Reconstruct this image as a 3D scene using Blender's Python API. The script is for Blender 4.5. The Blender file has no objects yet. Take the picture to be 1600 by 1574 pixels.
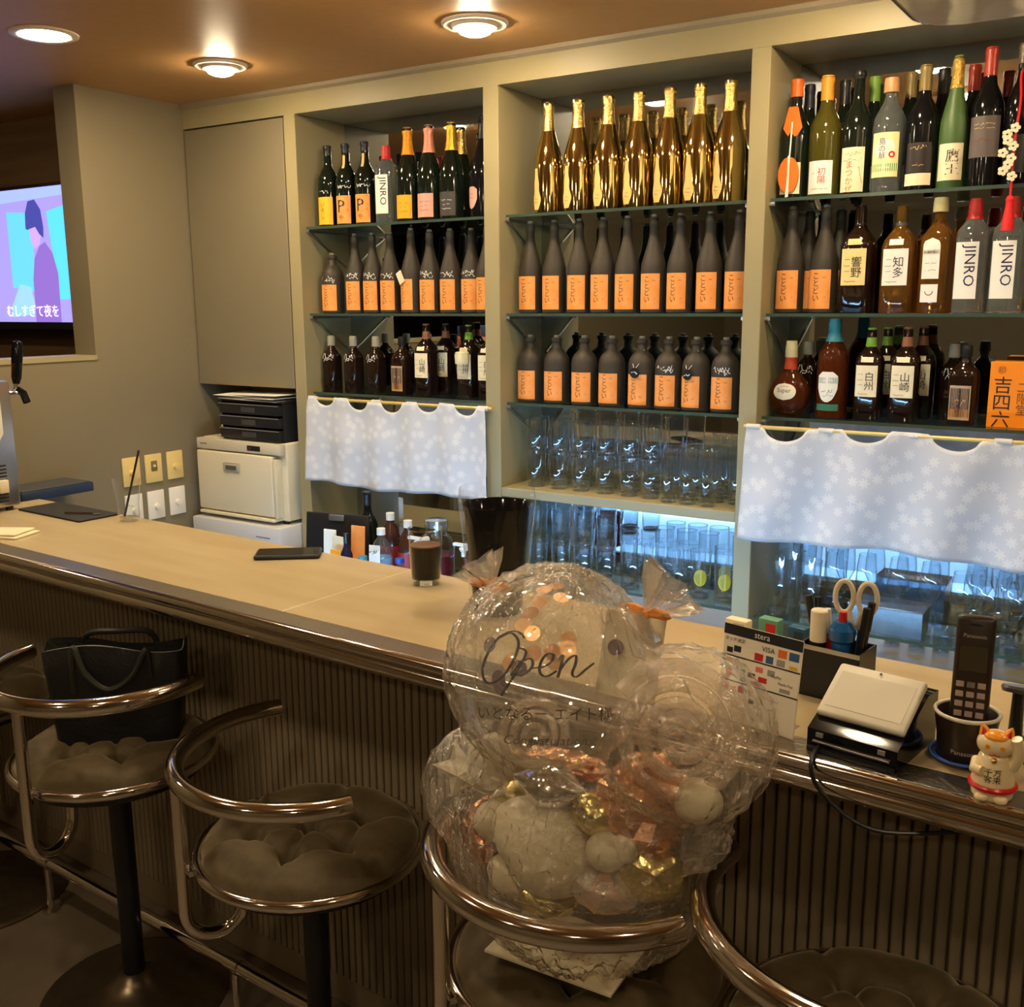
import bpy, bmesh, math, random
from mathutils import Vector, Matrix, noise
random.seed(7)
PI = math.pi
R = math.radians
scene = bpy.context.scene
col = scene.collection
# ------------------------------------------------------------------ camera
F = 1585.87                                   # focal length in pixels of a 1600 wide frame
EYE = Vector((0, 0, 1.62))
_y, _p, _r = R(-32.575), R(11.105), R(-0.332)
FWD = Vector((math.sin(_y) * math.cos(_p), math.cos(_y) * math.cos(_p), -math.sin(_p)))
_r0 = Vector((math.cos(_y), -math.sin(_y), 0)); _u0 = _r0.cross(FWD)
RGT = math.cos(_r) * _r0 + math.sin(_r) * _u0
UPV = -math.sin(_r) * _r0 + math.cos(_r) * _u0
cam = bpy.data.objects.new('camera', bpy.data.cameras.new('camera')); col.objects.link(cam)
cam.matrix_world = Matrix(((RGT.x, UPV.x, -FWD.x, EYE.x), (RGT.y, UPV.y, -FWD.y, EYE.y), (RGT.z, UPV.z, -FWD.z, EYE.z), (0, 0, 0, 1)))
cam.data.sensor_fit = 'HORIZONTAL'; cam.data.sensor_width = 36; cam.data.lens = F / 1600 * 36
cam.data.clip_start = 0.02
scene.camera = cam
# ------------------------------------------------------------------ world, exposure
world = bpy.data.worlds.new('world'); scene.world = world; world.use_nodes = True
world.node_tree.nodes['Background'].inputs[0].default_value = (1.0, 0.82, 0.6, 1)
world.node_tree.nodes['Background'].inputs[1].default_value = 0.0      # closed room: the lamps alone light it
vs = scene.view_settings
vs.view_transform = 'Standard'; vs.look = 'None'; vs.gamma = 1; vs.use_curve_mapping = False
vs.exposure = 0.0
LAMP = 272.0         # emission of the warm ceiling lamps, the same for every one
TUBE = 128.0          # emission of the cool tube under the counter
WARM = (1.0, 0.80, 0.52)
scene.cycles.max_bounces = 14; scene.cycles.transparent_max_bounces = 40
scene.cycles.glossy_bounces = 8; scene.cycles.transmission_bounces = 12

def ray(px, py): return FWD + RGT * ((px - 800) / F) + UPV * ((787 - py) / F)
def at_y(px, py, Y): d = ray(px, py); return EYE + d * (Y / d.y)
def at_x(px, py, X): d = ray(px, py); return EYE + d * (X / d.x)
def at_z(px, py, Z): d = ray(px, py); return EYE + d * ((Z - EYE.z) / d.z)

# ------------------------------------------------------------------ materials
def S(r, g, b): return tuple(((c / 255) / 12.92 if c <= 10 else (((c / 255) + .055) / 1.055) ** 2.4) for c in (r, g, b))
MATS = {}
def mat(name, c, rough=.5, metal=0, var=None, bump=None, trans=0, ior=1.45, emit=0, sheen=0, coat=0, alpha=1, spec=None):
    """principled material; var = (scale, colour2[, stretch]), bump = (scale, strength)"""
    if name in MATS: return MATS[name]
    m = bpy.data.materials.new(name); m.use_nodes = True
    nt = m.node_tree; b = nt.nodes['Principled BSDF']
    i = b.inputs
    i['Base Color'].default_value = (*c, 1); i['Roughness'].default_value = rough; i['Metallic'].default_value = metal
    i['Transmission Weight'].default_value = trans; i['IOR'].default_value = ior
    if spec is not None: i['Specular IOR Level'].default_value = spec
    if sheen: i['Sheen Weight'].default_value = sheen; i['Sheen Roughness'].default_value = .35; i['Sheen Tint'].default_value = (1, .84, .55, 1)
    if coat: i['Coat Weight'].default_value = coat; i['Coat Roughness'].default_value = .05
    if emit: i['Emission Color'].default_value = (*c, 1); i['Emission Strength'].default_value = emit
    if var or bump:
        tc = nt.nodes.new('ShaderNodeTexCoord')
        mp = nt.nodes.new('ShaderNodeMapping'); nt.links.new(tc.outputs['Object'], mp.inputs['Vector'])
    if var:
        if len(var) > 2: mp.inputs['Scale'].default_value = var[2]
        n = nt.nodes.new('ShaderNodeTexNoise'); n.inputs['Scale'].default_value = var[0]; n.inputs['Detail'].default_value = 6
        nt.links.new(mp.outputs[0], n.inputs['Vector'])
        r = nt.nodes.new('ShaderNodeValToRGB'); r.color_ramp.elements[0].position = .35; r.color_ramp.elements[1].position = .65
        r.color_ramp.elements[0].color = (*c, 1); r.color_ramp.elements[1].color = (*var[1], 1)
        nt.links.new(n.outputs['Fac'], r.inputs[0]); nt.links.new(r.outputs[0], i['Base Color'])
    if bump:
        n2 = nt.nodes.new('ShaderNodeTexNoise'); n2.inputs['Scale'].default_value = bump[0]; n2.inputs['Detail'].default_value = 4
        nt.links.new(mp.outputs[0], n2.inputs['Vector'])
        bp = nt.nodes.new('ShaderNodeBump'); bp.inputs['Strength'].default_value = bump[1]; bp.inputs['Distance'].default_value = .01
        nt.links.new(n2.outputs['Fac'], bp.inputs['Height']); nt.links.new(bp.outputs[0], i['Normal'])
    MATS[name] = m
    return m
def thin(name, tint=(1, 1, 1), rough=.02, ior=1.45, boost=1.0, base=0.0, bump=None, refl=(1, 1, 1), haze=0, hcol=(.8, .78, .72)):
    """thin clear sheet or glass wall: transparent body under a fresnel reflection"""
    if name in MATS: return MATS[name]
    m = bpy.data.materials.new(name); m.use_nodes = True; nt = m.node_tree
    for n in list(nt.nodes): nt.nodes.remove(n)
    out = nt.nodes.new('ShaderNodeOutputMaterial'); mix = nt.nodes.new('ShaderNodeMixShader')
    tr = nt.nodes.new('ShaderNodeBsdfTransparent'); tr.inputs[0].default_value = (*tint, 1)
    gl = nt.nodes.new('ShaderNodeBsdfGlossy'); gl.inputs['Roughness'].default_value = rough; gl.inputs[0].default_value = (*refl, 1)
    fr = nt.nodes.new('ShaderNodeLayerWeight'); fr.inputs['Blend'].default_value = .5
    pw = nt.nodes.new('ShaderNodeMath'); pw.operation = 'POWER'; pw.inputs[1].default_value = 4.0
    nt.links.new(fr.outputs['Facing'], pw.inputs[0])
    ma = nt.nodes.new('ShaderNodeMath'); ma.operation = 'MULTIPLY_ADD'; ma.use_clamp = True
    ma.inputs[1].default_value = boost; ma.inputs[2].default_value = base + ((ior - 1) / (ior + 1)) ** 2
    nt.links.new(pw.outputs[0], ma.inputs[0]); nt.links.new(ma.outputs[0], mix.inputs[0])
    nt.links.new(tr.outputs[0], mix.inputs[1]); nt.links.new(gl.outputs[0], mix.inputs[2]); nt.links.new(mix.outputs[0], out.inputs[0])
    if haze:      # milky share of a crumpled or cloudy film
        df = nt.nodes.new('ShaderNodeBsdfDiffuse'); tl = nt.nodes.new('ShaderNodeBsdfTranslucent'); m2 = nt.nodes.new('ShaderNodeMixShader'); m3 = nt.nodes.new('ShaderNodeMixShader')
        df.inputs[0].default_value = tl.inputs[0].default_value = (*hcol, 1); m2.inputs[0].default_value = .5; m3.inputs[0].default_value = haze
        nt.links.new(df.outputs[0], m2.inputs[1]); nt.links.new(tl.outputs[0], m2.inputs[2]); nt.links.new(tr.outputs[0], m3.inputs[1]); nt.links.new(m2.outputs[0], m3.inputs[2]); nt.links.new(m3.outputs[0], mix.inputs[1])
    if bump:
        tc = nt.nodes.new('ShaderNodeTexCoord'); n2 = nt.nodes.new('ShaderNodeTexNoise')
        n2.inputs['Scale'].default_value = bump[0]; n2.inputs['Detail'].default_value = 5; n2.inputs['Distortion'].default_value = 1.5
        nt.links.new(tc.outputs['Object'], n2.inputs['Vector'])
        bp = nt.nodes.new('ShaderNodeBump'); bp.inputs['Strength'].default_value = bump[1]; bp.inputs['Distance'].default_value = .02
        nt.links.new(n2.outputs['Fac'], bp.inputs['Height'])
        nt.links.new(bp.outputs[0], gl.inputs['Normal'])
    MATS[name] = m
    return m

WALL = mat('olive_paint', S(126, 115, 90), .55, bump=(180, .03))
FRAME = mat('frame_paint', S(156, 144, 106), .45, bump=(150, .02))
CEIL = mat('brown_ceiling', S(190, 146, 92), .5, var=(30, S(186, 143, 90)), bump=(60, .05))
CHROME = mat('chrome', (.74, .69, .63), .09, 1)
STEEL = mat('brushed_steel', (.55, .55, .54), .3, 1)
BLACK = mat('black_plastic', (.012, .012, .013), .35)
BLACKG = mat('black_gloss', (.005, .005, .006), .08, spec=.3)
WHITE = mat('white_plastic', S(225, 222, 212), .4)
INK = mat('black_ink', (.01, .01, .012), .6)
WINK = mat('white_ink', S(235, 235, 230), .6)
CLEAR = thin('clear_glass', (.97, .985, .99), .02, 1.4, 1.2, 0)
SHELFG = thin('shelf_glass', (.72, .82, .79), .02, 1.5, 1.0, .02)
MIRROR = mat('smoked_mirror', (.54, .57, .60), .015, 1)

# ------------------------------------------------------------------ mesh helpers
KIDS = {}
def link(o, parent=None):
    col.objects.link(o)
    if parent is not None:
        o.parent = parent; KIDS.setdefault(parent.name, []).append(o)
    return o
def mesh(name, vf, m, parent=None, smooth=35, loc=None):
    me = bpy.data.meshes.new(name); me.from_pydata([tuple(v) for v in vf[0]], [], vf[1]); me.update()
    bm = bmesh.new(); bm.from_mesh(me); bmesh.ops.recalc_face_normals(bm, faces=bm.faces); bm.to_mesh(me); bm.free()
    if m is not None: me.materials.append(m)
    if smooth:
        me.polygons.foreach_set('use_smooth', [True] * len(me.polygons)); me.set_sharp_from_angle(angle=R(smooth))
    o = bpy.data.objects.new(name, me)
    if loc is not None: o.location = loc
    return link(o, parent)
def tag(o, label, cat=None, group=None, kind=None):
    if label: o['label'] = label
    if cat: o['category'] = cat
    if group: o['group'] = group
    if kind: o['kind'] = kind
    return o
def thing(name, label, cat, loc=(0, 0, 0), rz=0, group=None):
    o = bpy.data.objects.new(name, None); o.empty_display_size = .05
    o.location = loc; o.rotation_euler = (0, 0, rz); link(o)
    return tag(o, label, cat, group)
def copy_tree(o, parent=None):
    c = o.copy(); col.objects.link(c)
    if parent is not None: c.parent = parent; KIDS.setdefault(parent.name, []).append(c)
    for k in KIDS.get(o.name, ()): copy_tree(k, c)
    return c
USED = set()
def put(proto, loc, rz=0, label=None, group=None, scale=1):
    o = proto if proto.name not in USED else copy_tree(proto)
    USED.add(proto.name)
    o.location = loc; o.rotation_euler = (0, 0, rz)
    if scale != 1: o.scale = (scale,) * 3
    if label: o['label'] = label
    if group: o['group'] = group
    return o
def join(*vfs):
    V, Fc = [], []
    for v, f in vfs:
        n = len(V); V += [Vector(p) for p in v]; Fc += [tuple(i + n for i in q) for q in f]
    return V, Fc
def xf(vf, loc=(0, 0, 0), rot=(0, 0, 0), s=1):
    from mathutils import Euler
    mt = Matrix.Translation(loc) @ Euler(rot).to_matrix().to_4x4() @ (Matrix.Scale(s, 4) if not isinstance(s, tuple) else Matrix.Diagonal((*s, 1)))
    return [mt @ Vector(v) for v in vf[0]], vf[1]
def box(x0, x1, y0, y1, z0, z1):
    v = [(x, y, z) for z in (z0, z1) for y in (y0, y1) for x in (x0, x1)]
    return v, [(0, 2, 3, 1), (4, 5, 7, 6), (0, 1, 5, 4), (2, 6, 7, 3), (0, 4, 6, 2), (1, 3, 7, 5)]
def rbox(x0, x1, y0, y1, z0, z1, b=.005, seg=2):
    bm = bmesh.new(); bmesh.ops.create_cube(bm, size=1)
    for v in bm.verts: v.co = ((x0 + x1) / 2 + v.co.x * (x1 - x0), (y0 + y1) / 2 + v.co.y * (y1 - y0), (z0 + z1) / 2 + v.co.z * (z1 - z0))
    bmesh.ops.bevel(bm, geom=bm.edges[:], offset=b, segments=seg, affect='EDGES', profile=.5)
    vf = ([v.co.copy() for v in bm.verts], [tuple(v.index for v in f.verts) for f in bm.faces]); bm.free()
    return vf
def rho(t, n):
    if abs(n - 2) < 1e-3: return 1
    return (abs(math.cos(t)) ** n + abs(math.sin(t)) ** n) ** (-1 / n)
def lathe(prof, seg=24, depth=1.0):
    """prof: (z, r[, n]) from bottom to top; n > 2 makes a rounded-square section; angle 0 looks to -y"""
    V, Fc = [], []
    for p in prof:
        n = p[2] if len(p) > 2 else 2
        for k in range(seg):
            t = 2 * PI * k / seg; q = p[1] * rho(t, n)
            V.append(Vector((q * math.sin(t), -q * math.cos(t) * depth, p[0])))
    for a in range(len(prof) - 1):
        for k in range(seg):
            k2 = (k + 1) % seg; Fc.append((a * seg + k, a * seg + k2, (a + 1) * seg + k2, (a + 1) * seg + k))
    if prof[0][1] > 1e-5: Fc.append(tuple(range(seg))[::-1])
    if prof[-1][1] > 1e-5: Fc.append(tuple((len(prof) - 1) * seg + k for k in range(seg)))
    return V, Fc
def tube(path, r, seg=10, closed=False):
    """round tube along a polyline; r may be a list"""
    P = [Vector(p) for p in path]; n = len(P); V, Fc = [], []
    up = None
    for i in range(n):
        if closed: d = P[(i + 1) % n] - P[i - 1]
        else: d = P[min(i + 1, n - 1)] - P[max(i - 1, 0)]
        d.normalize()
        if up is None:
            up = d.orthogonal().normalized()
        up = (up - d * up.dot(d))
        up = up.normalized() if up.length > 1e-6 else d.orthogonal().normalized()
        sd = d.cross(up); rr = r[i] if isinstance(r, (list, tuple)) else r
        for k in range(seg):
            a = 2 * PI * k / seg; V.append(P[i] + (up * math.cos(a) + sd * math.sin(a)) * rr)
    for i in range(n if closed else n - 1):
        j = (i + 1) % n
        for k in range(seg):
            k2 = (k + 1) % seg; Fc.append((i * seg + k, i * seg + k2, j * seg + k2, j * seg + k))
    if not closed: Fc.append(tuple(range(seg))[::-1]); Fc.append(tuple((n - 1) * seg + k for k in range(seg)))
    return V, Fc
def arc(c, r, a0, a1, n=24, z=0): return [Vector((c[0] + r * math.cos(a0 + (a1 - a0) * k / n), c[1] + r * math.sin(a0 + (a1 - a0) * k / n), z)) for k in range(n + 1)]
def smoothpath(pts, n=8):
    P = [Vector(p) for p in pts]; out = []
    for i in range(len(P) - 1):
        p0, p1, p2, p3 = P[max(i - 1, 0)], P[i], P[i + 1], P[min(i + 2, len(P) - 1)]
        for k in range(n):
            t = k / n; out.append(.5 * ((2 * p1) + (p2 - p0) * t + (2 * p0 - 5 * p1 + 4 * p2 - p3) * t * t + (3 * p1 - p0 - 3 * p2 + p3) * t ** 3))
    return out + [P[-1]]
def prism(poly, h):
    """poly in x/z, extruded h along +y"""
    n = len(poly); V = [Vector((x, 0, z)) for x, z in poly] + [Vector((x, h, z)) for x, z in poly]
    return V, [tuple(range(n)), tuple(range(2 * n - 1, n - 1, -1))] + [(i, (i + 1) % n, n + (i + 1) % n, n + i) for i in range(n)]
def extrude_x(prof, x0, x1):
    """closed profile in (y, z), swept along x"""
    n = len(prof); V = [Vector((x0, y, z)) for y, z in prof] + [Vector((x1, y, z)) for y, z in prof]
    return V, [tuple(range(n)), tuple(range(2 * n - 1, n - 1, -1))] + [(i, (i + 1) % n, n + (i + 1) % n, n + i) for i in range(n)]
_tc = {}
def letters(s, size=1.0, italic=0.0, space=1.0):
    """flat lettering in x/y from the built-in font, centred"""
    key = (s, italic, space)
    if key not in _tc:
        c = bpy.data.curves.new('lettering', 'FONT'); c.body = s; c.align_x = 'CENTER'; c.align_y = 'CENTER'
        c.space_line = .95 * space; c.shear = italic; c.resolution_u = 2
        o = bpy.data.objects.new('lettering', c); col.objects.link(o)
        me = bpy.data.meshes.new_from_object(o.evaluated_get(bpy.context.evaluated_depsgraph_get()))
        V = [v.co.copy() for v in me.vertices]; Fc = [tuple(p.vertices) for p in me.polygons]
        if V:
            cx = (min(v.x for v in V) + max(v.x for v in V)) / 2; cy = (min(v.y for v in V) + max(v.y for v in V)) / 2
            V = [Vector((v.x - cx, v.y - cy, 0)) for v in V]
        bpy.data.objects.remove(o); bpy.data.curves.remove(c); bpy.data.meshes.remove(me)
        _tc[key] = (V, Fc)
    V, Fc = _tc[key]
    return [v * size for v in V], Fc
def stand(vf, y=0, x=0, z=0):      # x/y lettering -> upright, read from -y
    return [Vector((v.x + x, y, v.y + z)) for v in vf[0]], vf[1]
def turn(vf, a): return [Vector((v.x * math.cos(a) - v.y * math.sin(a), v.x * math.sin(a) + v.y * math.cos(a), v.z)) for v in vf[0]], vf[1]
def squiggle(w, h, n=9, t=.0012, seed=0):
    """illegible marker scrawl as a flat ribbon in x/y"""
    rnd = random.Random(seed); V, Fc = [], []
    pts = [Vector((-w / 2 + w * k / n, rnd.uniform(-h / 2, h / 2), 0)) for k in range(n + 1)]
    for k in range(n):
        if rnd.random() < .18: continue
        a, b = pts[k], pts[k + 1]; d = (b - a).normalized(); s = Vector((-d.y, d.x, 0)) * t / 2; q = len(V)
        V += [a - s, b - s, b + s, a + s]; Fc.append((q, q + 1, q + 2, q + 3))
    return V, Fc
# ================================================================== the room
YB = 2.80            # face of the shelf unit
YM = 3.07            # mirror at the back of the bays
ZC = 2.38            # ceiling
XL = -3.29           # left wall
def struct(name, vf, m, label=None, smooth=0, parent=None):
    o = mesh(name, vf, m, parent, smooth)
    if parent is None: o['kind'] = 'structure'
    if label: o['label'] = label
    return o
FLOORM = mat('floor_vinyl', S(128, 114, 96), .45, var=(6, S(110, 97, 80)), bump=(90, .06))
struct('floor', box(-6.2, 2.6, -2.6, 3.3, -.1, 0), FLOORM, 'grey brown vinyl floor under the bar stools')
struct('ceiling', box(-6.2, 2.6, -2.6, 3.3, ZC, ZC + .1), CEIL, 'low brown painted ceiling with round lamps')
struct('wall_back', box(-6.2, 2.6, YM + .01, YM + .1, 0, ZC), WALL, 'wall behind the mirrored bottle shelves')
struct('wall_right', box(2.5, 2.6, -2.6, YM, 0, ZC), WALL, 'olive grey wall at the far end of the bar')
struct('wall_front', box(-6.2, 2.6, -2.6, -2.5, 0, ZC), WALL, 'olive grey wall behind the seats')
struct('wall_left', join(box(XL - .12, XL, 2.336, YM, 0, ZC), box(XL - .12, XL, -2.5, 2.336, 0, 1.445), box(XL - .12, XL, -2.5, .9, 1.445, ZC)), WALL, 'olive grey wall with a hatch towards the television')
struct('trim_1', box(XL - .125, XL + .004, .9, 2.338, 1.43, 1.447), FRAME, 'painted sill under the wall hatch')
struct('wall_left_room', box(-6.2, -6.1, -2.5, YM, 0, ZC), mat('dark_brown_wall', S(62, 44, 30), .6))
struct('wall_alcove', box(-6.1, XL - .12, 2.64, 2.7, 0, ZC), mat('brown_board', S(120, 90, 58), .6, var=(2, S(104, 76, 48), (1, 1, 14))), 'brown boarded wall behind the television')
# thin cove trim where ceiling and shelf unit meet
struct('trim_2', extrude_x([(YB - .012, ZC), (YB - .012, ZC - .012), (YB, ZC - .02), (YB, ZC)], XL, 1.2), mat('cove_trim', S(150, 136, 110), .4), 'thin pale trim along the ceiling edge')

# ------------------------------------------------------------------ ceiling lamps
GLOW = mat('lamp_glow', WARM, .5, emit=LAMP)
RING = mat('lamp_ring', S(235, 222, 200), .35)
def downlight(x, y, d, label, flush=False, name='ceiling_lamp'):
    t = thing(name, label, 'lamp', (x, y, ZC), 0, 'round ceiling lamps')
    r = d / 2
    if flush:
        mesh('trim_ring', lathe([(-.001, r * .74), (-.006, r * .76), (-.008, r * .9), (-.004, r), (0.002, r)], 40), RING, t)
        mesh('lens', lathe([(-.009, .0), (-.0085, r * .5), (-.006, r * .745), (0.001, r * .745)], 40), GLOW, t)
    else:
        mesh('trim_ring', lathe([(0.002, r), (-.004, r), (-.009, r * .93), (-.008, r * .72), (-.016, r * .66), (-.018, r * .56), (0.002, r * .55)], 40), RING, t)
        mesh('lens', lathe([(-.034, .0), (-.033, r * .30), (-.027, r * .46), (-.015, r * .53), (0.001, r * .54)], 40), GLOW, t)
    return t
downlight(-2.768, 1.885, .185, 'flush round ceiling lamp in front of the wall hatch', True)
downlight(-2.646, 2.42, .17, 'round ceiling lamp above the towel warmer')
downlight(-1.688, 2.467, .185, 'round ceiling lamp above the gold bottles')
for x, y in ((-.73, 2.47), (-1.74, 1.89), (-.72, 1.89), (.8, 1.9), (.3, 2.47), (-2.2, .5), (-.9, .35), (.5, .4), (-1.6, -1.0), (.2, -1.1), (-4.3, 1.2)):
    downlight(x, y, .18, 'round ceiling lamp in front of the wine bottle bays' if y > 1.2 else 'round ceiling lamp over the seating side of the bar', False, 'ceiling_lamp_offscreen')

# ================================================================== shelf unit behind the bar
PX = ((-2.755, -2.70), (-1.89, -1.832), (-1.016, -.963), (-.15, -.095), (.72, .775))
ZS = (1.902, 1.591, 1.301)      # glass shelf tops
ZH = 2.29
cab = thing('back_bar_cabinet', 'olive painted back bar cabinet with mirrored bays and glass shelves', 'cabinet', (-1.4, YB, 0))
def cpart(name, vf, m, smooth=0, parent=None):
    return mesh(name, ([Vector(v) - cab.location for v in vf[0]], vf[1]), m, parent or cab, smooth)
for a, b in PX: cpart('post', rbox(a, b, YB, YM, 0, ZH + .001, .002, 1), FRAME)
cpart('header', box(XL + .001, PX[-1][1], YB, YM, ZH, ZC - .0005), FRAME)
for k in range(len(PX) - 1):
    a, b = PX[k][1], PX[k + 1][0]
    m = cpart('mirror', box(a, b, YM - .006, YM + .006, .5, ZH), MIRROR)
    for z in ZS + (.705,):
        if k == 1 and z == .705: z = .715
        g = cpart('glass_shelf', box(a + .004, b - .004, YB + .036, YM - .008, z - .009, z), SHELFG)
        cpart('polished_edge', box(a + .004, b - .004, YB + .0345, YB + .0362, z - .009, z), mat('glass_edge', S(62, 78, 68), .15), 0, g)
        for x, sg in ((a, 1), (b, -1)):
            if z < 1: continue
            cpart('shelf_bracket', join(box(min(x, x + sg * .006), max(x, x + sg * .006), YB + .034, YM - .01, z - .019, z - .0095),
                  tube([(x + sg * .004, YB + .042, z - .015), (x + sg * .004, YM - .03, z - .135)], .0045, 6),
                  tube([(x + sg * .001, YB + .04, z - .014), (x + sg * .016, YB + .04, z - .014)], .0065, 8)), STEEL, 30, g)
cpart('bay_board', rbox(PX[1][1], PX[2][0], YB + .002, YM - .008, .988, 1.019, .002, 1), FRAME)
cpart('base_shelf', box(XL + .001, PX[-1][0], YB - .38, YM - .006, .46, .5), FRAME)
# cupboard over the towel warmer
cup = thing('wall_cupboard', 'olive painted cupboard with a plain door above the towel warmer', 'cupboard', (-3.02, YB, 1.31))
def kp(name, vf, m, smooth=0): return mesh(name, ([Vector(v) - cup.location for v in vf[0]], vf[1]), m, cup, smooth)
kp('body', box(XL + .002, PX[0][0] - .001, YB + .022, YM, 1.31, ZH - .001), WALL)
kp('door', rbox(XL + .006, PX[0][0] - .004, YB - .001, YB + .0215, 1.312, ZH - .006, .002, 1), WALL)

# ================================================================== bar counter
BD = R(-2.767)
BXV = Vector((math.cos(BD), math.sin(BD), 0)); BYV = Vector((-math.sin(BD), math.cos(BD), 0))
def B(s, t, z=0): return BXV * s + BYV * t + Vector((0, 0, z))
def s_of(p): return p.dot(BXV)
def t_of(p): return p.dot(BYV)
S0, T0 = -1.45, 1.55
bar = thing('bar_counter', 'long bar counter with beige top, metal nosing and slatted front', 'bar counter', B(S0, T0), BD)
def bp(name, vf, m, smooth=0, parent=None):
    return mesh(name, ([Vector((v[0] - S0, v[1] - T0, v[2])) for v in vf[0]], vf[1]), m, parent or bar, smooth)
SL, SR = -3.17, .95
TOP = mat('beige_laminate', S(188, 168, 130), .22, var=(2.2, S(178, 157, 118), (1, 6, 1)), bump=(40, .015))
SATIN = mat('satin_nosing', (.36, .32, .27), .28, 1, bump=(140, .12))
seam = s_of(at_z(530, 926, 1.0))
bp('countertop', rbox(SL, seam - .0008, 1.369, 1.78, .957, 1.0, .002, 1), TOP)
bp('countertop', rbox(seam + .0008, SR, 1.369, 1.78, .957, 1.0, .002, 1), TOP)
bp('seam_strip', box(seam - .0007, seam + .0007, 1.371, 1.779, .958, .9995), WHITE)
bp('edge_strip', rbox(SL, SR, 1.312, 1.3688, .957, 1.0005, .002, 1), SATIN)
def half(ct, cz, r, n=10): return [(ct - r * math.sin(PI * k / n), cz + r * math.cos(PI * k / n)) for k in range(n + 1)]
bp('nosing', extrude_x([(1.312, 1.0003)] + half(1.312, .9885, .0115) + half(1.318, .9615, .0150) + [(1.345, .945), (1.345, .99)], SL, SR), CHROME, 40)
bp('apron', box(SL, SR, 1.36, 1.772, .935, .957), mat('board_core', S(130, 115, 90), .6))
bp('back_panel', box(SL, SR, 1.512, 1.53, .0, .935), mat('slat_backing', S(130, 115, 90), .6))
SLATM = mat('taupe_slat', S(142, 127, 102), .5, var=(3, S(130, 115, 90), (30, 30, 1)))
PITCH = .0212
slat = None; n_sl = int((SR - SL - .02) / PITCH)
for k in range(n_sl):
    s = SL + .015 + k * PITCH
    if slat is None: slat = bp('slat', rbox(-.0084, .0084, 1.497, 1.5125, .075, .934, .002, 1), SLATM); slat.location = (s, 0, 0); sl0 = slat
    else:
        o = sl0.copy(); col.objects.link(o); o.location = (s, 0, 0); KIDS[bar.name].append(o)
bp('kick_board', rbox(SL, SR, 1.5, 1.512, .0, .075, .002, 1), mat('kick', S(130, 115, 90), .5))
for sa, sb in ((SL, SL + .025), (SR - .025, SR)): bp('end_panel', box(sa, sb, 1.53, 1.76, 0, .935), FRAME)
bp('inner_panel', box(SL + .03, SR - .03, 1.531, 1.54, .0, .934), mat('inner_white', S(205, 208, 210), .4))
# shelf and cool tube lamp on the bartender's side
bp('under_shelf', box(SL + .03, SR - .03, 1.541, 1.7, .42, .44), mat('inner_white', S(205, 208, 210), .4))
lampm = mat('cool_tube_glow', (.29, .61, 1.0), .5, emit=TUBE)
for s in (-1.95, -.95):      # the two whose reflections stand in the mirrors
    tl = thing('tube_lamp', 'cool white tube lamp fixed under the rear of the counter', 'lamp', B(s, 1.565, .66), BD, 'tube lamps under the counter')
    mesh('tube', xf(tube([(-.45, 0, 0), (.45, 0, 0)], .011, 12), (0, 0, -.026)), lampm, tl)
    mesh('batten', box(-.48, .48, -.022, .018, -.012, 0), WHITE, tl, 0)
    for e in (-.455, .455): mesh('end_cap', rbox(e - .01, e + .01, -.014, .014, -.042, -.011, .002, 1), WHITE, tl)
# foot rail
fr = thing('foot_rail', 'polished metal foot rail along the foot of the slatted bar', 'foot rail', B(S0, 1.315), BD)
ZR = .15
mesh('rail', tube([(SL - S0, 0, ZR), (SR - S0, 0, ZR)], .016, 14), CHROME, fr)
sp0 = s_of(at_z(65, 1432, 0)); dsp = s_of(at_z(374, 1503, .15)) - sp0
for s in (sp0, sp0 + dsp, -1.05, .55):
    if not SL < s < SR: continue
    p = mesh('rail_post', lathe([(0, .022), (.006, .022), (.008, .0095), (ZR - .01, .0095)], 12), CHROME, fr, 35, (s - S0, .0, 0))
    mesh('rail_clamp', tube([(s - S0 - .02, 0, ZR), (s - S0 + .02, 0, ZR)], .0195, 14), CHROME, fr)

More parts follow.
